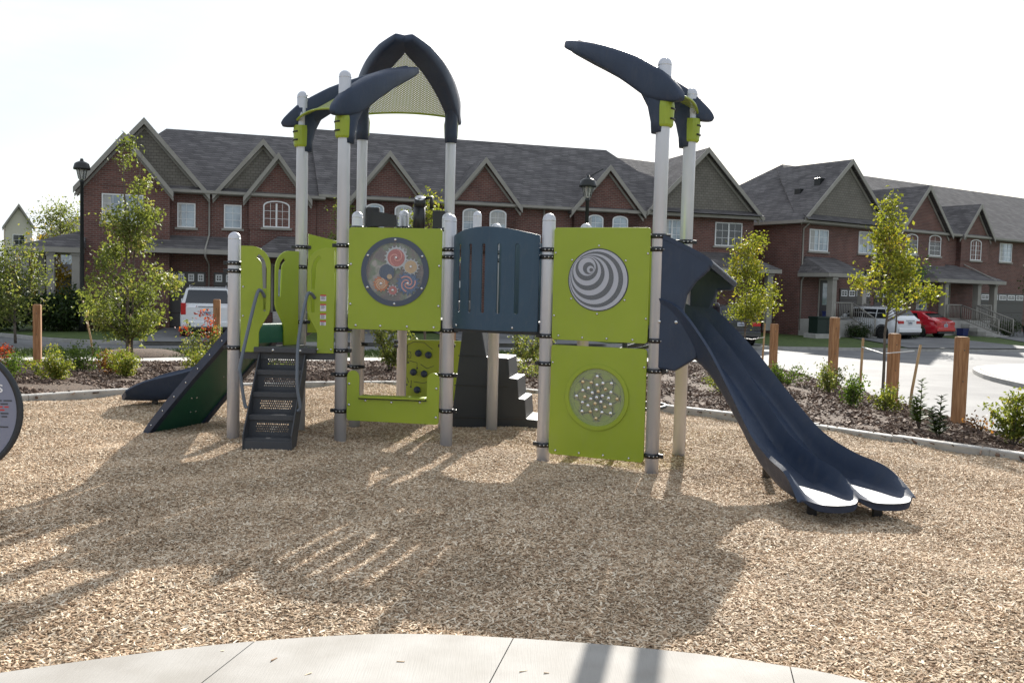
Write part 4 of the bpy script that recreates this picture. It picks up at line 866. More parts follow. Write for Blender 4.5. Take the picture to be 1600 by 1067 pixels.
h.porch(-2.3, 1.55, -1.7, 3.0, 3.62, 0, .2); h.porch(2.1, 5.0, -1.9, 2.95, 3.9, 0, 1.3)
h.garage(-1.55, .08, -.42, 2.05); h.garage(.42, 2.2, -.42, 2.05); h.door(3.0, 3.95, .3, 2.4)
h.column(2.45, -1.7, 0, 2.76); h.column(4.7, -1.7, 0, 2.76); h.pipe([(.22, -.1, 5.5), (.22, -.06, 3.7), (.1, -1.72, 3.0), (.1, -1.72, 2.7), (.22, -.1, 2.4), (.22, -.06, -.2)])
h.step(2.9, 4.1, -1.9)
# side porch at its left end
m = MB(); m.add([(-7.2, -1.6, 2.9), (-4.7, -1.6, 2.9), (-4.76, 3.2, 2.9), (-7.2, 3.2, 2.9), (-4.76, .2, 3.75), (-4.76, 1.4, 3.75)], [(0, 1, 4), (0, 4, 5, 3), (2, 3, 5), (1, 2, 5, 4), (0, 3, 2, 1)]); o = h.mb('porch_roof', m, shingle); m = MB(); m.box(-7.2, -4.77, -1.6, 3.2, 2.68, 2.895); h.mb('fascia', m, trim, o)
for x, t in ((-6.9, -1.3), (-5.95, -1.3), (-5.0, -1.3), (-6.9, 2.2)): h.column(x, t, -.3, 2.7, .15)
# ---- middle row
h2 = House('brick_townhouse', 'long red brick townhouse row with three brick gables behind the play structure', (-13.8, 41), 17)
h2.wall(4.92, 27.7, 0, 10, -.8, 5.7); h2.roof(5.35, 24.0, 0, 10, 5.72, 9.5, 0, 3.2, tr=5, ov=.4)
m = MB(); m.add([(20.5, 5, 9.2), (27.9, -.4, 5.72), (27.9, 10.4, 5.72), (24.6, 5, 9.0), (20.5, -.4, 5.72), (20.5, 10.4, 5.72)], [(0, 4, 1, 3), (0, 3, 2, 5), (3, 1, 2)]); h2.mb('roof', m, shingle)
m = MB(); m.box(20.2, 28.05, -.52, -.4, 5.56, 5.71); h2.mb('gutter', m, trim)
for sc, hw, za in ((8.15, 1.62, 7.72), (12.75, 1.62, 7.72), (19.15, 1.75, 7.75)):
    h2.gable(sc, hw, 5.72, za, -.3, brick, SL, ze=5.72, zb=3.4)
    for dx in (-.62, .72):
        h2.window(sc+dx-.42, sc+dx+.42, 4.1, 5.42, -.3, arch=.2, cols=2, rows=4)
    h2.wall(sc-hw, sc+hw, -.3, 0, 3.4, 5.72)
h2.gable(24.6, 3.1, 5.85, 9.0, -.15, siding, SL, ze=5.72, ov=.35)
m = MB(); m.add([(21.4, -.75, 5.74), (27.85, -.75, 5.74), (27.85, -.14, 6.0), (21.4, -.14, 6.0)], [(0, 1, 2, 3)]); h2.mb('skirt_roof', m, shingle)
h2.window(22.3, 23.5, 4.2, 5.4, 0, split=True, cols=4); h2.window(25.4, 27.0, 4.15, 5.38, 0, split=True, cols=4, dark=True)
h2.pipe([(15.9, -.1, 5.6), (15.9, -.06, -.2)])
h2.porch(8.6, 11.4, -1.7, 2.95, 3.7); h2.porch(13.6, 17.2, -1.7, 2.95, 3.7); h2.porch(22.5, 28.3, -1.9, 2.95, 3.8, 0, 1.2)
for a, b in ((5.5, 7.9), (10.4, 12.8), (13.1, 15.5), (17.2, 19.6), (20.2, 22.6)): h2.garage(a, b, -.42, 2.05)
for a in (9.0, 16.0, 24.6): h2.door(a, a+.95, .3, 2.4); h2.step(a-.2, a+1.15, -1.2)
for x in (8.9, 11.1, 13.9, 16.9, 24.2, 27.8): h2.column(x, -1.5, -.2, 2.76)
for x, t in ((21.0, 6.4), (14.0, 6.2)): pass
# ---- right row
h3 = House('brick_townhouse', 'red brick townhouse row with taupe shingle gable on the right', (15.2, 49), 33.5)
h3.wall(0, 42, 0, 11, -.8, 5.62); h3.roof(-.05, 42, 0, 11, 5.62, 9.55, 5.2, 0, tr=5.5, ov=.42); 
h3.gable(3.45, 3.45, 5.85, 9.0, -.15, siding, SL, ze=5.62)
m = MB(); m.add([(-.4, -.75, 5.64), (7.4, -.75, 5.64), (7.4, -.14, 5.98), (-.1, -.14, 5.98)], [(0, 1, 2, 3)]); h3.mb('skirt_roof', m, shingle)
h3.wall(8.15, 12.9, -.3, 0, 2.6, 5.62); h3.gable(10.5, 2.35, 5.65, 8.15, -.32, brick, SL, ze=5.62, zb=5.0); h3.gable(16.0, 1.5, 5.7, 7.45, -.32, brick, SL, ze=5.62, zb=4.0); h3.wall(14.5, 17.6, -.3, 0, 2.6, 5.68)
h3.window(.65, 2.2, 4.05, 5.22, 0, split=True, cols=4); h3.window(4.85, 6.5, 4.1, 5.32, 0, split=True, cols=4)
h3.window(8.8, 9.95, 4.2, 5.4, -.3, arch=.2, cols=2, rows=4, dark=True); h3.window(11.1, 12.3, 4.2, 5.45, -.3, arch=.2, cols=2, rows=4, dark=True)
h3.window(15.5, 16.7, 4.1, 5.4, -.3, arch=.2, split=True, cols=4, rows=4); h3.window(19.4, 20.85, 4.15, 5.35, 0, cols=3, rows=4)
h3.porch(-.15, 3.3, -2.0, 2.85, 3.75, 0, .5); h3.porch(9.2, 16.4, -2.2, 2.8, 3.75, 0, 1.6)
for x in (.45, 2.95, 10.6, 14.0, 15.8): h3.column(x, -1.75, .1, 2.65, .17)
m = MB(); m.box(.1, 3.1, -1.95, 0, -.6, .42); h3.mb('porch_floor', m, concrete); m = MB(); m.box(10.3, 15.2, -2.0, 0, -.6, .42); h3.mb('porch_floor', m, concrete)
h3.door(1.7, 2.65, .42, 2.5); h3.door(13.0, 13.95, .42, 2.5); h3.window(10.6, 11.6, 1.0, 2.4, 0, cols=1, rows=1)
h3.railing((.5, -1.9, .42), (1.9, -1.9, .42), 0, .9); h3.railing((1.95, -1.95, .42), (2.0, -3.3, -.35), 0, .9); h3.railing((3.0, -1.95, .42), (3.05, -3.3, -.35), 0, .9)
h3.railing((10.6, -2.0, .42), (12.0, -2.0, .42), 0, .9); h3.railing((12.0, -2.0, .42), (12.1, -4.2, -.35), 0, .9); h3.railing((13.6, -2.0, .42), (13.65, -4.2, -.35), 0, .9); h3.railing((14.0, -2.0, .42), (15.2, -2.0, .42), 0, .9)
for k in range(4):
    m = MB(); m.box(2.0, 3.0, -1.95-.34*(k+1), -1.95, -.6, .42-.2*(k+1)); h3.mb('step', m, concrete); m = MB(); m.box(12.1, 13.6, -2.0-.5*(k+1), -2.0, -.6, .42-.2*(k+1)); h3.mb('step', m, concrete)
h3.garage(3.4, 6.1, -.42, 2.1, wins=4); h3.garage(6.5, 9.2, -.42, 2.1); h3.garage(17.4, 22.6, -.42, 2.1, wins=5)
h3.pipe([(.12, -.4, 5.45), (.12, -.06, 5.2), (.12, -.06, 3.3), (.12, -.3, 2.9), (.12, -.06, 2.4), (.12, -.06, -.2)]); h3.pipe([(14.9, -.4, 5.45), (14.9, -.1, 5.1), (14.9, -.1, 3.9), (15.4, -2.1, 2.85), (15.4, -2.1, 2.4)])
# narrow window on its end wall
m = MB(); m.box(-.05, .0, 3.3, 4.2, 4.1, 5.2); w = h3.mb('window', m, wframe); m = MB(); m.box(-.06, -.051, 3.4, 4.1, 4.2, 5.1); h3.mb('pane', m, wglass, w); m = MB(); m.box(-.1, -.001, 3.2, 4.3, 4.0, 4.095); h3.mb('sill', m, trim, w)
for x, y in ((.6, 4.6), (2.6, 4.2), (3.0, 2.2)): pass
def vent(s_, t_, z_):
    m = MB(); m.box(s_-.2, s_+.2, t_-.2, t_+.2, z_-.25, z_+.16, bev=.02); h3.mb('roof_vent', m, pole)
vent(1.55, 1.5, 7.35); vent(2.05, .6, 7.9)
# ---- far left houses
h4 = House('beige_house', 'cream sided house with white balcony at the far left edge', (-52, 80), 30)
h4.wall(-6, 5.5, 0, 9, -.6, 6.0, beige); h4.roof(-6, 5.0, 0, 9, 6.0, 8.2, 1, 0, tr=4.5); h4.gable(7.9, 1.05, 6.3, 8.0, -1.5, beige, .5, ze=6.0, zb=-.6, thick=8); 
h4.window(7.4, 8.4, 4.0, 5.4, -1.5, dark=True, sill=False); h4.window(2.2, 4.0, 3.4, 5.2, 0, sill=False); h4.window(7.3, 8.5, .6, 2.4, -1.5, sill=False)
m = MB(); m.box(1.8, 6.0, -1.6, 0, 2.3, 2.6); h4.mb('balcony', m, wframe); h4.railing((1.8, -1.6, 2.6), (5.8, -1.6, 2.6), 0, 1.0).data.materials[0] = wframe
h5 = House('grey_house', 'dark grey roofed house behind the porch at the left', (-38.5, 64), 22)
h5.wall(5.2, 14, 0, 8, -.6, 4.5, mat('grey_cladding', (.06, .065, .07), .8)); h5.roof(5.2, 14, 0, 8, 4.5, 6.4, 2.6, 3, tr=4)
h5.window(6, 7.2, 2.4, 3.9); h5.gable(10.5, 1.6, 4.5, 6.1, -.2, beige, .55, ze=4.5); h5.porch(5.0, 8.5, -1.6, 2.0, 2.6)
# ================================================================== STREET FURNITURE
def lamp(x, y, z0, z1, label, rz=0, solar=False):
    r = empty('street_lamp', (x, y, z0)); tag(r, label, 'street lamp', 'lantern street lamps'); H = z1-z0
    m = MB(); m.lathe([(.14, 0), (.14, .5), (.11, .6), (.085, .8), (.065, H-.95), (.09, H-.93), (.09, H-.87), (.04, H-.84)], n=14); m.build('pole', pole, r)
    m = MB(); m.lathe([(.09, H-.84), (.13, H-.8), (.21, H-.42), (.2, H-.41), (.12, H-.79)], n=8, smooth=False); m.build('lantern_glass', lglass, r)
    m = MB()
    for k in range(8): a = 2*math.pi*k/8; m.tube([(.13*math.cos(a), .13*math.sin(a), H-.8), (.215*math.cos(a), .215*math.sin(a), H-.42)], .012, 5)
    m.build('lantern_cage', pole, r)
    m = MB(); m.lathe([(.31, H-.44), (.32, H-.38), (.27, H-.2), (.2, H-.15), (.08, H-.1), (.05, H), (0, H)], n=16); m.build('lantern_cap', pole, r)
    if solar: m = MB(); m.box(.1, .55, -.02, .02, H-.06, H-.01, Matrix.Rotation(R(-35), 4, 'Y') @ Matrix.Translation((-.05+.3, 0, .3)) if False else None); m.v = [(q[0], q[1], q[2]+(q[0]-.1)*.6) for q in m.v]; m.build('photocell_arm', pole, r)
lamp(-17.35, 37, -.52, 6.4, 'tall black lantern street lamp in front of the side porch')
p = Yp(919, 276, 34); lamp(p.x, 34, -.64, p.z+.05, 'black lantern street lamp rising behind the swirl panel', solar=True)
def bollard(x, y, h, label, rz=.2, lean=0):
    z = bed_z(x, y); r = empty('timber_post', (x, y, z-.01), rz); r.rotation_euler.x = lean; tag(r, label, 'post', 'square timber posts round the planting bed')
    m = MB(); m.box(-.075, .075, -.075, .075, -.2, h-.012, bev=.008); m.build('shaft', timber, r)
    m = MB(); m.box(-.068, .068, -.068, .068, h-.011, h, bev=.005); m.build('top_chamfer', timber, r)
    for zz in (h*.5, h*.85): m = MB(); m.lathe([(.012, 0), (.01, .003)], (0, -.0755, zz), 8, Matrix.Rotation(R(90), 4, 'X')); m.build('knot_hole', barkm, r)
def bh(u, v0, v1, x, y): return Yp(u, v0, y).z-bed_z(x, y)
for u, vt, x, y, lb, rz in ((57, 475, -10.15, 19.6, 'square timber post at far left near the round sign', .3), (341, 466, -6.7, 20.8, 'square timber post in front of the large white SUV', .2), (1208, 505, 6.05, 21.2, 'square timber post farthest right of the slide, before the dark green box', .1), (1301, 495, 6.42, 18.3, 'square timber post second from the slide along the side street', .15), (1390, 520, 6.5, 15.6, 'square timber post beside the staked young tree', .2), (1498, 525, 6.62, 13.5, 'tallest looking square timber post nearest the right edge', .1), (709, 520, -1.35, 20.7, 'square timber post seen through the counter opening', .1)):
    bollard(x, y, max(1.0, min(1.45, bh(u, vt, 0, x, y))), lb, rz)
def stake(x, y, z, h, lean, label):
    r = tag(MB().tube([(0, 0, -.2), (lean[0]*.3, lean[1]*.3, h*.3), (lean[0], lean[1], h)], [.026, .025, .022], 8).build('tree_stake', stakem), label, 'stake', 'round tree stakes'); r.location = (x, y, z)
stake(6.1, 16.0, bed_z(6.1, 16), 1.1, (.02, 0), 'upright round stake left of the staked young tree')
stake(6.62, 15.2, bed_z(6.62, 15.2), 1.08, (.16, .02), 'leaning round stake right of the staked young tree')
stake(5.35, 22.6, bed_z(5.35, 22.6), 1.0, (0, 0), 'short stake nearest the slide beside the yellow tree'); stake(6.1, 22.3, bed_z(6.1, 22.3), 1.15, (.03, 0), 'stake just right of the yellow tree trunk')
stake(-10.3, 22.6, -.25, 1.35, (-.28, 0), 'leaning stake on the left verge beside the mulch mound'); stake(-9.0, 21.6, -.24, 1.1, (0, 0), 'upright stake behind the tall left tree')
# mulch mound round the leaning stake
m = MB(); m.lathe([(1.15, -.02), (1.0, .06), (.7, .14), (.3, .17), (0, .17)], (-9.3, 22.9, -.26), 20); tag(m.build('mulch_mound', mulchm), 'round mound of dark mulch on the verge beside the leaning stake', 'mound')
for ring_, lb in (((6.3, 15.6, .78, 6.1, 16.0, 6.68, 15.25), 'white tie band strung between the stakes of the young tree'), ((5.9, 22.6, .62, 5.35, 22.6, 6.12, 22.3), 'white tie band on the yellow tree by the slide')):
    x, y, z, xa, ya, xb, yb = ring_; m = MB(); m.tube([(xa, ya-.03, z), (x, y-.05, z-.08), (xb, yb-.03, z)], .009, 6); tag(m.build('tie_band', white), lb, 'tie')
# round rules sign
sc_ = Yp(-77, 641, 5.24); r = empty('round_sign', (sc_.x+.02, 5.24, 0), R(4)); tag(r, 'round grey rules sign with dark rim cut off by the left edge', 'sign')
m = MB(); m.tube([(0, .05, -.2), (0, .05, sc_.z+.1)], .04, 12); m.build('post', alu, r)
MS = Matrix.Translation((0, 0, sc_.z)) @ Matrix.Rotation(R(90), 4, 'X')
m = MB(); m.lathe([(.352, -.012), (.38, -.014), (.384, .0), (.38, .014), (.352, .012), (.352, -.012)], n=64, M=MS, cap=False)
rim = m.build('rim', charc, r)
m = MB(); m.lathe([(.353, -.006), (.353, .008)], n=64, M=MS, smooth=False); pl = m.build('sign_face', signg, r)
def tline(z, x1, mt, h=.008):
    m = MB(); x = x1
    while x > -.2:
        w = random.uniform(.018, .05); m.box(x-w, x, -.0095, -.0085, sc_.z+z-h/2, sc_.z+z+h/2); x -= w+.01
    m.build('text_line', mt, pl)
for z, x1, mt in ((.062, .325, ink), (.043, .302, ink), (.026, .306, red), (.008, .283, red), (-.012, .305, ink), (-.03, .298, ink), (-.09, .303, ink)): tline(z, x1, mt)
cu = bpy.data.curves.new('t', 'FONT'); cu.body = 's'; cu.size = .1; cu.extrude = .001; to = bpy.data.objects.new('t', cu); COL.objects.link(to); bpy.context.view_layer.update(); me = bpy.data.meshes.new_from_object(to.evaluated_get(bpy.context.evaluated_depsgraph_get())); bpy.data.objects.remove(to)
me.materials.append(white); me.transform(Matrix.Translation((.24, -.0098, sc_.z+.11)) @ Matrix.Rotation(R(90), 4, 'X')); o = bpy.data.objects.new('title_letter', me); COL.objects.link(o); o.parent = pl
# utility cabinet
c = G(1284, 527, -.45); r = empty('utility_cabinet', (c.x, c.y, -.48), R(20)); tag(r, 'dark green electrical transformer cabinet on a concrete base', 'cabinet')
r.scale = (.8, .8, .8); m = MB(); m.box(-.95, .95, -.6, .6, -.2, .28, bev=.02); m.build('concrete_base', concrete, r)
m = MB(); m.box(-.72, .72, -.45, .45, .28, 1.32, bev=.03); cabm = mat('cabinet_green', (.008, .022, .016), .5); bx_ = m.build('cabinet_body', cabm, r); m = MB(); m.box(-.75, .75, -.5, .48, 1.22, 1.36, bev=.03); m.build('cabinet_lid', cabm, r); m = MB(); m.box(.02, .04, -.462, -.45, .35, 1.2); m.build('door_gap', black, bx_)
# planter and blue bin on the right porches
P_ = SR(15.9, -4.0); r = empty('plant_pot', (*P_, -.45)); tag(r, 'dark round plant pot on the right lawn', 'pot'); m = MB(); m.lathe([(.28, 0), (.4, .55), (.44, .6), (.36, .6)], n=16); m.build('pot', charc, r)
for P_, lb in ((SR(.75, -1.4), 'blue recycling box on the porch behind the green cabinet'), (SR(11.4, -2.5), 'blue recycling box by the red car')):
    m = MB(); m.loft([[(sx*(.25+.03*k), sy*(.18+.03*k), .42*k+ (.42 if 'cabinet' in lb else -.46)) for sx, sy in ((-1, -1), (1, -1), (1, 1), (-1, 1))] for k in (0, 1)], True, True, False)
    m.box(-.3, .3, -.23, .23, .40+(.42 if 'cabinet' in lb else -.46), .44+(.42 if 'cabinet' in lb else -.46)); o = m.build('recycling_box', mat('bin_blue' if 'bin_blue' not in MATS else 'bin_blue2', (.02, .03, .13), .5)); o.location = (*P_, 0); o.rotation_euler.z = R(33); tag(o, lb, 'box')
# ================================================================== VEHICLES
def vehicle(name, label, loc, rz, Ld, Wd, Hd, belt, paint, roofx, wheel=.36, hatch=.18, lights='side', rails=False, darkbump=False, plate_z=.85):
    """nose towards +y, tail at y=0"""
    r = empty(name, loc, rz); tag(r, label, 'car', 'cars parked on the driveways'); hw = Wd/2; gc = .22
    def ringy(y, zb, zt, wb, wt):
        pts = []
        zm = zb+(zt-zb)*.55
        prof = [(wb*.9, zb), (wb*.985, zb+.1), (wb, zm), (wt*.985, zt-.06), (wt*.9, zt)]
        for x, z in prof: pts.append((x, y, z))
        for x, z in prof[::-1]: pts.append((-x, y, z))
        return pts
    m = MB(); st = [(0, .42, belt-.06, hw*.92, hw*.9), (.06, .3, belt, hw*.97, hw*.94), (.5, gc, belt+.02, hw, hw*.97), (Ld*.45, gc, belt, hw, hw*.97), (Ld*.72, gc, belt-.05, hw, hw*.95), (Ld*.93, gc+.03, belt-.14, hw*.94, hw*.86), (Ld, gc+.15, belt-.3, hw*.8, hw*.7)]
    m.loft([ringy(*s_) for s_ in st], True, True, True); b = m.build('body', paint, r); b.data.set_sharp_from_angle(angle=R(40))
    # cabin
    y0, y1, y2, y3 = .1, .1+hatch, roofx, roofx+.85
    m = MB(); rw = hw*.78; bw = hw*.93; zr = Hd-.02
    def cr(y, zt, w): return [(bw, y, belt-.03), (bw*.5+w*.5+.02, y, (belt+zt)/2), (w, y, zt-.05), (w*.85, y, zt), (-w*.85, y, zt), (-w, y, zt-.05), (-(bw*.5+w*.5+.02), y, (belt+zt)/2), (-bw, y, belt-.03)]
    rg = [cr(y0, belt+.04, bw*.97)]+[cr(y0+(y1-y0)*f, belt+(zr-.04-belt)*f, bw+(rw-bw)*f) for f in (.5, 1)]+[cr(y1+.25, zr, rw), cr((y1+y2)/2, Hd, rw), cr(y2, zr, rw), cr((y2+y3)/2, (zr+belt)/2+.03, (bw+rw)/2), cr(y3, belt+.02, bw*.97)]
    m.loft(rg, True, True, True); cb = m.build('cabin', paint, r); cb.data.set_sharp_from_angle(angle=R(35))
    # glazing: rear, front, sides
    m = MB(); f0, f1 = .14, .9
    q = lambda f, k: (k*(bw*.93+(rw-bw)*f)*.95, y0+(y1-y0)*f-.012, belt+(zr-.04-belt)*f+.0)
    m.add([q(f0, -1), q(f0, 1), q(f1, 1), q(f1, -1)], [(0, 1, 2, 3)]); m.build('rear_window', cglass, r)
    m = MB(); m.add([(-bw*.9, y3-.06, belt+.07), (bw*.9, y3-.06, belt+.07), (rw*.9, y2+.07, zr-.05), (-rw*.9, y2+.07, zr-.05)], [(0, 1, 2, 3)]); m.v = [(a, c_+.02, d+.02) for a, c_, d in m.v]; m.build('windscreen', cglass, r)
    for sg in (-1, 1):
        ym = [y1+.12, y1+.12+(y2-y1)*.28, y1+.12+(y2-y1)*.66, y2+.32]
        for a, c_ in zip(ym[:-1], ym[1:]):
            m = MB(); zt = zr-.1; zl = belt+.05
            sl0 = .12 if a == ym[0] else 0; sl1 = .3 if c_ == ym[-1] else 0
            wz = lambda z: bw+.008+(rw-bw)*(z-belt)/(zr-belt)+.012
            m.add([(sg*wz(zl), a+.03-sl0*.5, zl), (sg*wz(zl), c_-.03+sl1, zl), (sg*wz(zt), c_-.03-sl1*.4, zt), (sg*wz(zt), a+.03+sl0, zt)], [(0, 1, 2, 3)]); m.build('side_window', cglass, r)
        m = MB(); m.box(sg*hw*1.02-.1, sg*hw*1.02+.1, y2+.35, y2+.47, belt+.02, belt+.2, bev=.03); m.build('mirror', paint, r)
    # wheels
    for sg in (-1, 1):
        for y in (.95, Ld-.95):
            m = MB(); MW = Matrix.Translation((sg*(hw-.11), y, wheel)) @ Matrix.Rotation(R(90), 4, 'Y'); m.lathe([(wheel*.62, -.11), (wheel*.95, -.11), (wheel, -.08), (wheel, .08), (wheel*.95, .11), (wheel*.62, .11)], n=28, M=MW); t = m.build('wheel', tyre, r)
            m = MB(); m.lathe([(wheel*.63, -.09), (wheel*.6, .09*1), (wheel*.2, .11), (0, .11)], n=20, M=MW @ Matrix.Rotation(0 if sg > 0 else math.pi, 4, 'X')); m.build('rim', rimm, t)
            m = MB(); m.lathe([(wheel*1.0, -.02), (wheel*1.14, -.02), (wheel*1.14, .015), (wheel*1.0, .015), (wheel*1.0, -.02)], n=28, cap=False, M=Matrix.Translation((sg*(hw-.01), y, wheel)) @ Matrix.Rotation(R(90), 4, 'Y')); m.v = [q_ for q_ in m.v]; m.build('wheel_arch', black if not darkbump else paint, r)
    # lamps, bumper, plate
    for sg in (-1, 1):
        m = MB()
        if lights == 'tall': m.box(sg*hw*.86-.09, sg*hw*.86+.09, -.02, .16, belt-.34, belt+.1, bev=.02)
        else: m.box(sg*hw*.72-.2, sg*hw*.72+.2, -.015, .15, belt-.2, belt-.04, bev=.02)
        m.build('tail_light', tail, r)
        m = MB(); m.box(sg*hw*.7-.16, sg*hw*.7+.16, Ld-.25, Ld-.08, belt-.35, belt-.22, bev=.02); m.build('headlight', lglass, r)
    m = MB(); m.box(-hw*.93, hw*.93, -.07, .2, .38, .6, bev=.04); bu = m.build('bumper', paint, r)
    m = MB(); m.box(-hw*.8, hw*.8, -.05, .1, .26, .375, bev=.02); m.build('lower_bumper', black, r)
    m = MB(); m.box(-.16, .16, -.028, -.01, plate_z-.08, plate_z+.08, bev=.005); pt = m.build('number_plate', plate, r)
    m = MB()
    for k in range(6): m.box(-.12+k*.042, -.095+k*.042, -.031, -.029, plate_z-.035, plate_z+.03)
    m.build('plate_characters', mat('plate_ink' if 'plate_ink' not in MATS else 'plate_ink_', (.04, .05, .12), .5), pt)
    m = MB(); m.lathe([(.05, 0), (.045, .01)], (0, -.02, belt-.02-.1), 14, Matrix.Rotation(R(90), 4, 'X')); m.build('badge', rimm, r)
    m = MB(); m.box(-.35, .35, -.025, -.01, belt-.1+.06, belt-.075+.06); m.build('tailgate_handle', black, r)
    if rails:
        for sg in (-1, 1): m = MB(); m.tube([(sg*rw*.85, y1+.3, Hd-.02), (sg*rw*.85, y1+.4, Hd+.05), (sg*rw*.85, y2-.2, Hd+.05), (sg*rw*.85, y2-.05, Hd-.02)], .02, 6); m.build('roof_rail', rimm, r)
    return r
def dz(t): return -.5+.07*(t+8.9)/9.1
x, y = ST(.32, -6.6); vehicle('parked_suv', 'large boxy white SUV on the driveway behind the left silver post', (x, y, dz(-5.2)), R(17), 5.1, 2.0, 1.9, 1.18, carw, 3.2, .4, .16, 'tall', True, plate_z=.92)
vehicle('parked_crossover', 'white crossover SUV parked beside the red car', (20.3, 46.9, -.485), R(30), 4.4, 1.9, 1.65, 1.02, carw, 2.9, .36, .55, 'side', True, plate_z=.86)
vehicle('parked_hatchback', 'small red hatchback right of the white crossover', (23.4, 49.6, -.48), R(32), 4.0, 1.75, 1.45, .92, carr, 2.5, .32, .9, 'side', False, plate_z=.7)
p = G(1142, 543, -.56); vehicle('parked_suv', 'dark SUV half hidden behind the double slide and yellow tree', (p.x+.45, p.y+.3, -.5), R(17-6), 4.7, 1.9, 1.68, 1.02, card, 3.0, .37, .4, 'side', True, darkbump=True, plate_z=.9)
# ================================================================== PLANTS
def leaves(cent, sig, n, size, rnd, shape=(1, 1, 1), aspect=.55):
    c = rnd.integers(0, len(cent), n); P = cent[c]+rnd.normal(0, 1, (n, 3))*sig*np.array(shape)
    a = rnd.normal(0, 1, (n, 3)); a /= np.linalg.norm(a, axis=1)[:, None]; b = np.cross(a, rnd.normal(0, 1, (n, 3))); b /= np.linalg.norm(b, axis=1)[:, None]
    s = size*rnd.uniform(.6, 1.25, (n, 1)); nrm = np.cross(a, b)*s*.18
    V = np.stack([P-a*s*.5, P+b*s*aspect*.5+nrm, P+a*s*.5, P-b*s*aspect*.5+nrm], 1).reshape(-1, 3)
    return V, c
def leafobj(name, V, mt, parent, rnd, tint=None):
    n = len(V)//4; me = bpy.data.meshes.new(name); me.vertices.add(n*4); me.vertices.foreach_set('co', V.astype(np.float32).ravel()); me.loops.add(n*4); me.polygons.add(n)
    me.loops.foreach_set('vertex_index', np.arange(n*4, dtype=np.int32)); me.polygons.foreach_set('loop_start', np.arange(0, n*4, 4, dtype=np.int32)); me.update(); me.validate()
    at = me.attributes.new('rnd', 'FLOAT', 'FACE'); at.data.foreach_set('value', (rnd.uniform(0, 1, n) if tint is None else tint).astype(np.float32))
    me.materials.append(mt); o = bpy.data.objects.new(name, me); COL.objects.link(o); o.parent = parent; return o
lf_olive = leafmat('leaf_olive', (.075, .1, .026), (.19, .22, .07), (.3, .27, .11))
lf_yel = leafmat('leaf_yellowgreen', (.11, .145, .022), (.235, .24, .04), (.34, .27, .05))
lf_dark = leafmat('leaf_dark', (.014, .03, .01), (.045, .075, .02))
lf_green = leafmat('leaf_green', (.04, .075, .014), (.1, .15, .03))
lf_lime = leafmat('leaf_lime', (.095, .125, .02), (.2, .225, .05), (.28, .24, .06))
lf_red = leafmat('leaf_red', (.16, .02, .015), (.35, .05, .03), (.4, .12, .05))
lf_rust = leafmat('leaf_rust', (.12, .06, .02), (.25, .11, .04))
lf_gold = leafmat('leaf_gold', (.2, .16, .02), (.36, .24, .03))
def tree(name, label, loc, prof, nl, size, mt, seed, trunk=.035, tips=90, sig=.1, group=None, multi=1, extra=(), lean=(0, 0)):
    """prof: (height, radius) outline of the crown"""
    rnd = np.random.default_rng(seed); r = empty(name, loc); tag(r, label, 'tree' if 'tree' in name else 'shrub', group)
    zs = [p[0] for p in prof]; rs = [p[1] for p in prof]; C = []
    area = np.cumsum([max(q, .03) for q in np.interp(np.linspace(zs[0], zs[-1], 40), zs, rs)]); area /= area[-1]
    for k in range(tips):
        z = np.interp(rnd.uniform(), area, np.linspace(zs[0], zs[-1], 40)); rr = np.interp(z, zs, rs)*math.sqrt(rnd.uniform(.08, 1)); a = rnd.uniform(0, 6.283)
        C.append((rr*math.cos(a)+lean[0]*z, rr*math.sin(a)+lean[1]*z, z))
    for e_ in extra: C += [tuple(np.array(e_)+rnd.normal(0, .05, 3)) for _ in range(3)]
    C = np.array(C); m = MB(); H = zs[-1]
    for s_ in range(multi):
        a = 6.283*s_/max(multi, 1)+.4; ox, oy = (.05*math.cos(a), .05*math.sin(a)) if multi > 1 else (0, 0); sp_ = .25 if multi > 1 else 0
        pts = [(ox+sp_*math.cos(a)*f*f*rs[len(rs)//3]+lean[0]*f*H+rnd.normal(0, .012), oy+sp_*math.sin(a)*f*f*rs[len(rs)//3]+lean[1]*f*H+rnd.normal(0, .012), -.15+f*(H*.97+.15)) for f in np.linspace(0, 1, 9)]
        m.tube(pts, [trunk*(1-.88*f)*(1 if multi == 1 else .6) for f in np.linspace(0, 1, 9)], 8)
    tr = m.build('trunk', barkm, r)
    m = MB()
    for c in C[::2 if tips > 60 else 1]:
        z0 = max(c[2]-.5*math.hypot(c[0]-lean[0]*c[2], c[1]-lean[1]*c[2])-.12, zs[0]*.6); q0 = (lean[0]*z0, lean[1]*z0, z0); mid = ((q0[0]*.45+c[0]*.55), (q0[1]*.45+c[1]*.55), z0*.55+c[2]*.45)
        m.tube([q0, mid, tuple(c)], [trunk*.28, trunk*.2, trunk*.08], 5)
    m.build('branches', barkm, r)
    V, ci = leaves(C, sig, nl, size, rnd); leafobj('crown', V, mt, r, rnd, np.clip(rnd.uniform(0, 1, len(C))[ci]*.45+rnd.uniform(0, .6, nl), 0, 1)); return r
tree('deciduous_tree', 'tall olive leaved young tree with narrow top at the left', (-8.15, 19.5, bed_z(-8.15, 19.5)), [(.7, .3), (.9, .75), (1.2, 1.02), (1.7, 1.05), (2.1, .85), (2.4, .55), (2.8, .5), (3.2, .5), (3.6, .36), (4.1, .32), (4.5, .25), (4.7, .08)], 7000, .09, lf_olive, 11, .05, 70, .12, multi=3)
tree('deciduous_tree', 'small bright yellow green tree right behind the double slide', (5.75, 22.7, bed_z(5.75, 22.7)), [(1.25, .35), (1.45, .65), (1.75, .9), (2.0, .85), (2.2, .45), (2.5, .3), (2.9, .32), (3.2, .3), (3.5, .1)], 4200, .078, lf_yel, 12, .03, 46, .11)
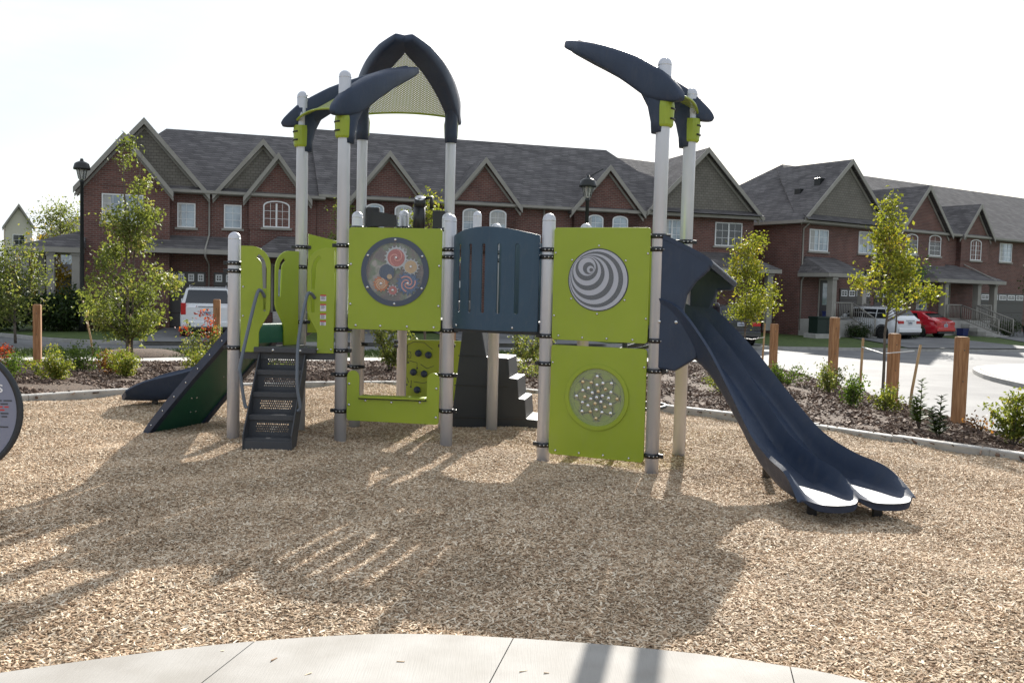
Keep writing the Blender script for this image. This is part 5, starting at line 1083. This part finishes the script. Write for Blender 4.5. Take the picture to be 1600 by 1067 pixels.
tree('deciduous_tree', 'staked yellow green young tree standing in the bed by the side street', (6.3, 15.5, bed_z(6.3, 15.5)), [(1.66, .1), (1.8, .3), (2.05, .44), (2.3, .42), (2.6, .26), (2.95, .24), (3.25, .16), (3.6, .05)], 3100, .072, lf_yel, 13, .032, 44, .09, extra=((.75, 0, 1.93), (.6, 0, 1.9), (-.42, .1, 2.05)))
tree('deciduous_tree', 'yellow green branch tips reaching in at the right edge', (7.35, 11.7, -.25), [(1.45, .3), (1.7, .62), (2.0, .72), (2.3, .55), (2.8, .3), (3.2, .1)], 3200, .07, lf_yel, 14, .03, 50, .09)
tree('deciduous_tree', 'pale young tree rising behind the rear posts of the play structure', (-2.1, 22.0, -.24), [(1.6, .3), (2.2, .62), (2.8, .7), (3.3, .55), (3.8, .35), (4.2, .1)], 3000, .09, lf_lime, 15, .035, 55, .12)
tree('deciduous_tree', 'dark shaded tree against the brick between the two left silver posts', (*ST(5.6, -4.5), -.3), [(1.2, .5), (2.2, .95), (3.4, .8), (4.4, .5), (5.2, .12)], 3600, .12, lf_olive, 16, .05, 60, .2)
tree('deciduous_tree', 'broad yellowing tree at the far left in front of the cream house', (-16.6, 30.6, -.43), [(.8, .6), (1.4, 1.0), (2.0, 1.1), (2.7, .85), (3.2, .4), (3.4, .15)], 3600, .12, lf_olive, 17, .05, 50, .22)
tree('deciduous_tree', 'golden foliage tree left of the side porch', (-21.5, 42, -.3), [(.6, .6), (1.4, 1.2), (2.2, 1.1), (3.0, .6), (3.6, .2)], 3000, .14, lf_gold, 18, .05, 40, .24)
tree('deciduous_tree', 'thin dark lawn tree before the right porch', (18.2, 43.6, -.4), [(2.0, .7), (2.6, 1.3), (3.3, 1.4), (3.9, .9), (4.3, .2)], 2200, .13, lf_dark, 19, .05, 45, .26)
tree('deciduous_tree', 'dark lawn tree near the right edge by the garage', (29.5, 50.5, -.3), [(2.0, .7), (2.6, 1.3), (3.4, 1.2), (4.2, .4)], 1800, .14, lf_dark, 20, .05, 40, .26)
tree('deciduous_tree', 'wispy tree over the grey roof at the far left', (-31, 63, -.5), [(4.5, 1.2), (5.5, 1.9), (6.4, 1.5), (7.0, .5)], 1700, .2, lf_olive, 21, .08, 40, .4)
def shrub(label, x, y, h, w, mt, seed, n=900, size=.06, name='shrub', sig=.06, stems=7, z=None, g='shrubs in the planting bed'):
    rnd = np.random.default_rng(seed); z = bed_z(x, y) if z is None else z; r = empty(name, (x, y, z)); tag(r, label, 'shrub', g); m = MB(); C = []
    for k in range(stems):
        a = rnd.uniform(0, 6.283); q = math.sqrt(rnd.uniform(0, 1)); tx, ty, tz = w*.5*q*math.cos(a), w*.5*q*math.sin(a), h*rnd.uniform(.6, 1)*(1-.35*q*q)
        pts = [(tx*f**1.3, ty*f**1.3, tz*f-.04) for f in (0, .35, .7, 1)]; m.tube(pts, [.011, .009, .006, .003], 5)
        for f in (.3, .45, .6, .75, .88, 1): C.append((tx*f+rnd.normal(0, .03), ty*f+rnd.normal(0, .03), tz*f))
    m.build('stems', barkm, r); V, ci = leaves(np.array(C), sig, n, size, rnd, (1, 1, .8)); leafobj('foliage', V, mt, r, rnd)
S_ = [('low gold green shrub nearest the round sign', -7.55, 15.2, .55, .85, lf_lime, 1500, .05), ('dull green shrub at the far left behind the round sign', -8.3, 15.0, .5, .7, lf_green, 900, .05), ('green shrub with rusty leaves behind the gold shrub', -8.0, 17.0, .65, .8, lf_green, 1000, .05),
 ('rusty leaved low shrub between the left gold shrubs', -7.25, 16.6, .45, .6, lf_rust, 700, .05), ('spreading gold shrub under the tall left tree', -6.75, 16.0, .6, .95, lf_lime, 1500, .05), ('gold green shrub just behind the climbing wall', -5.6, 16.9, .55, .8, lf_lime, 1200, .05),
 ('taller loose shrub with red leaf clusters left of the climbing wall', -6.4, 18.6, 1.15, 1.0, lf_olive, 800, .06), ('dark leafy multi stem shrub seen through the counter opening', -2.45, 18.4, 1.25, 1.1, lf_olive, 1500, .07), ('low dry shrub seen below the left entry panels', -4.3, 16.6, .45, .9, lf_olive, 600, .05),
 ('sprawling low shrub right of the step climber', .45, 17.4, .6, 1.3, lf_olive, 700, .05), ('leaning multi stem shrub behind the bridge panel', .3, 20.6, 1.3, 1.5, lf_olive, 1300, .07), ('faint low shrub behind the double slide', 3.6, 15.4, .5, .9, lf_olive, 600, .05),
 ('green and rust shrub below the second timber post', 6.0, 17.3, .6, .75, lf_olive, 900, .055), ('bright green shrub left of the staked tree', 5.55, 14.9, .55, .6, lf_green, 800, .055), ('yellow tipped low shrub at the foot of the staked tree', 5.85, 14.3, .45, .6, lf_lime, 700, .05),
 ('tiny pale sprig right of the nearest timber post', 6.55, 12.7, .3, .45, lf_rust, 60, .06), ('large pale yellow green shrub at the right edge', 6.3, 11.4, .75, .75, lf_lime, 1800, .055), ('second pale shrub cut by the right edge', 6.35, 10.6, .6, .6, lf_lime, 1100, .055),
 ('low green plants beside the slide by the first right post', 5.5, 18.4, .45, .9, lf_green, 700, .05), ('dark red leaved shrub at the left edge', -9.6, 17.1, .6, .6, lf_red, 500, .06)]
for i, (lb, x, y, h_, w_, mt, n_, sz) in enumerate(S_): shrub(lb, x, y, h_, w_, mt, 100+i, int(n_*1.2), sz)
def laurel(label, x, y, h, mt, seed, n=75, w=.32):
    rnd = np.random.default_rng(seed); r = empty('laurel_plant', (x, y, bed_z(x, y))); tag(r, label, 'shrub', 'upright laurels'); m = MB(); V = []
    for s_ in range(4):
        a = rnd.uniform(0, 6.283); tx, ty = (w*.35*math.cos(a), w*.35*math.sin(a)) if s_ else (0, 0); hh = h*(1 if s_ == 0 else rnd.uniform(.5, .75)); m.tube([(0, 0, -.03), (tx*.5, ty*.5, hh*.4), (tx, ty, hh)], [.012, .009, .004], 6)
        for k in range(n//4):
            f = .2+.8*k/(n//4); a2 = k*2.4+s_; l = .15*(1.1-.5*f); d = np.array([math.cos(a2), math.sin(a2), .55]); d /= np.linalg.norm(d); b = np.cross(d, [0, 0, 1]); b /= np.linalg.norm(b); p = np.array([tx*f, ty*f, hh*f])
            V += [p, p+d*l*.55+b*l*.27, p+d*l-np.array([0, 0, .015]), p+d*l*.55-b*l*.27]
    m.build('stems', barkm, r); leafobj('foliage', np.array(V), mt, r, rnd)
laurel('taller upright laurel right of the staked tree', 5.5, 12.25, .68, lf_green, 201, 120, .36); laurel('shorter dark laurel close to the kerb', 5.18, 11.0, .55, lf_dark, 202, 110, .3)
for i, (lb, s_, t_, h_, w_, mt) in enumerate((('dark hedge bush left of the side porch', -7.6, -2.6, 2.0, 3.2, lf_dark), ('dark hedge bush under the side porch columns', -5.4, -2.6, 1.6, 2.8, lf_dark), ('dark bush beside the left garage', -3.2, -2.2, 1.3, 2.0, lf_dark))):
    x, y = ST(s_, t_); shrub(lb, x, y, h_, w_, mt, 300+i, 4500, .16, sig=.26, stems=40, z=-.45, g='bushes by the houses')
for i, (lb, s_, t_, h_, w_) in enumerate((('dark bush at the right porch steps', 14.6, -3.4, 1.1, 1.8), ('small dark bush below the cabinet porch', 4.6, -3.6, .8, 1.4), ('low bush beside the porch railing', 1.6, -2.6, .7, 1.4))):
    x, y = SR(s_, t_); shrub(lb, x, y, h_, w_, lf_dark, 320+i, 1200, .1, sig=.18, stems=16, z=-.45, g='bushes by the houses')
# red leaf clusters belong to the loose shrub by the climbing wall
rs_ = [o for o in COL.objects if o.get('label', '').startswith('taller loose shrub')][0]; rnd = np.random.default_rng(5)
V, ci = leaves(np.array([(.25, 0, 1.0), (.3, .05, .85), (.05, 0, 1.15), (-.25, 0, .8), (.2, 0, .7)]), .07, 160, .07, rnd); leafobj('red_leaves', V, lf_red, rs_, rnd)
# grass blades on the near verge
def grass(name, host, dens, label, seed):
    g = host.copy(); g.data = host.data.copy(); COL.objects.link(g); g.name = name
    for k in list(g.keys()): del g[k]
    global CHIP
    old = CHIP; CHIP = BLADE; scatter(name, g, dens, (.012, .012, .09), grassm, seed, .5, .01); CHIP = old; tag(g, label, 'grass', kind='stuff')
bl = MB(); bl.add([(-.5, 0, 0), (.5, 0, 0), (.3, .6, .55), (-.3, .6, .55), (0, 1.6, 1)], [(0, 1, 2, 3), (3, 2, 4)]); BLADE = bl.build('blade', grassm); COL.objects.unlink(BLADE)
grass('grass_blades', NV, 350, 'short mown grass on the near verge', 21)
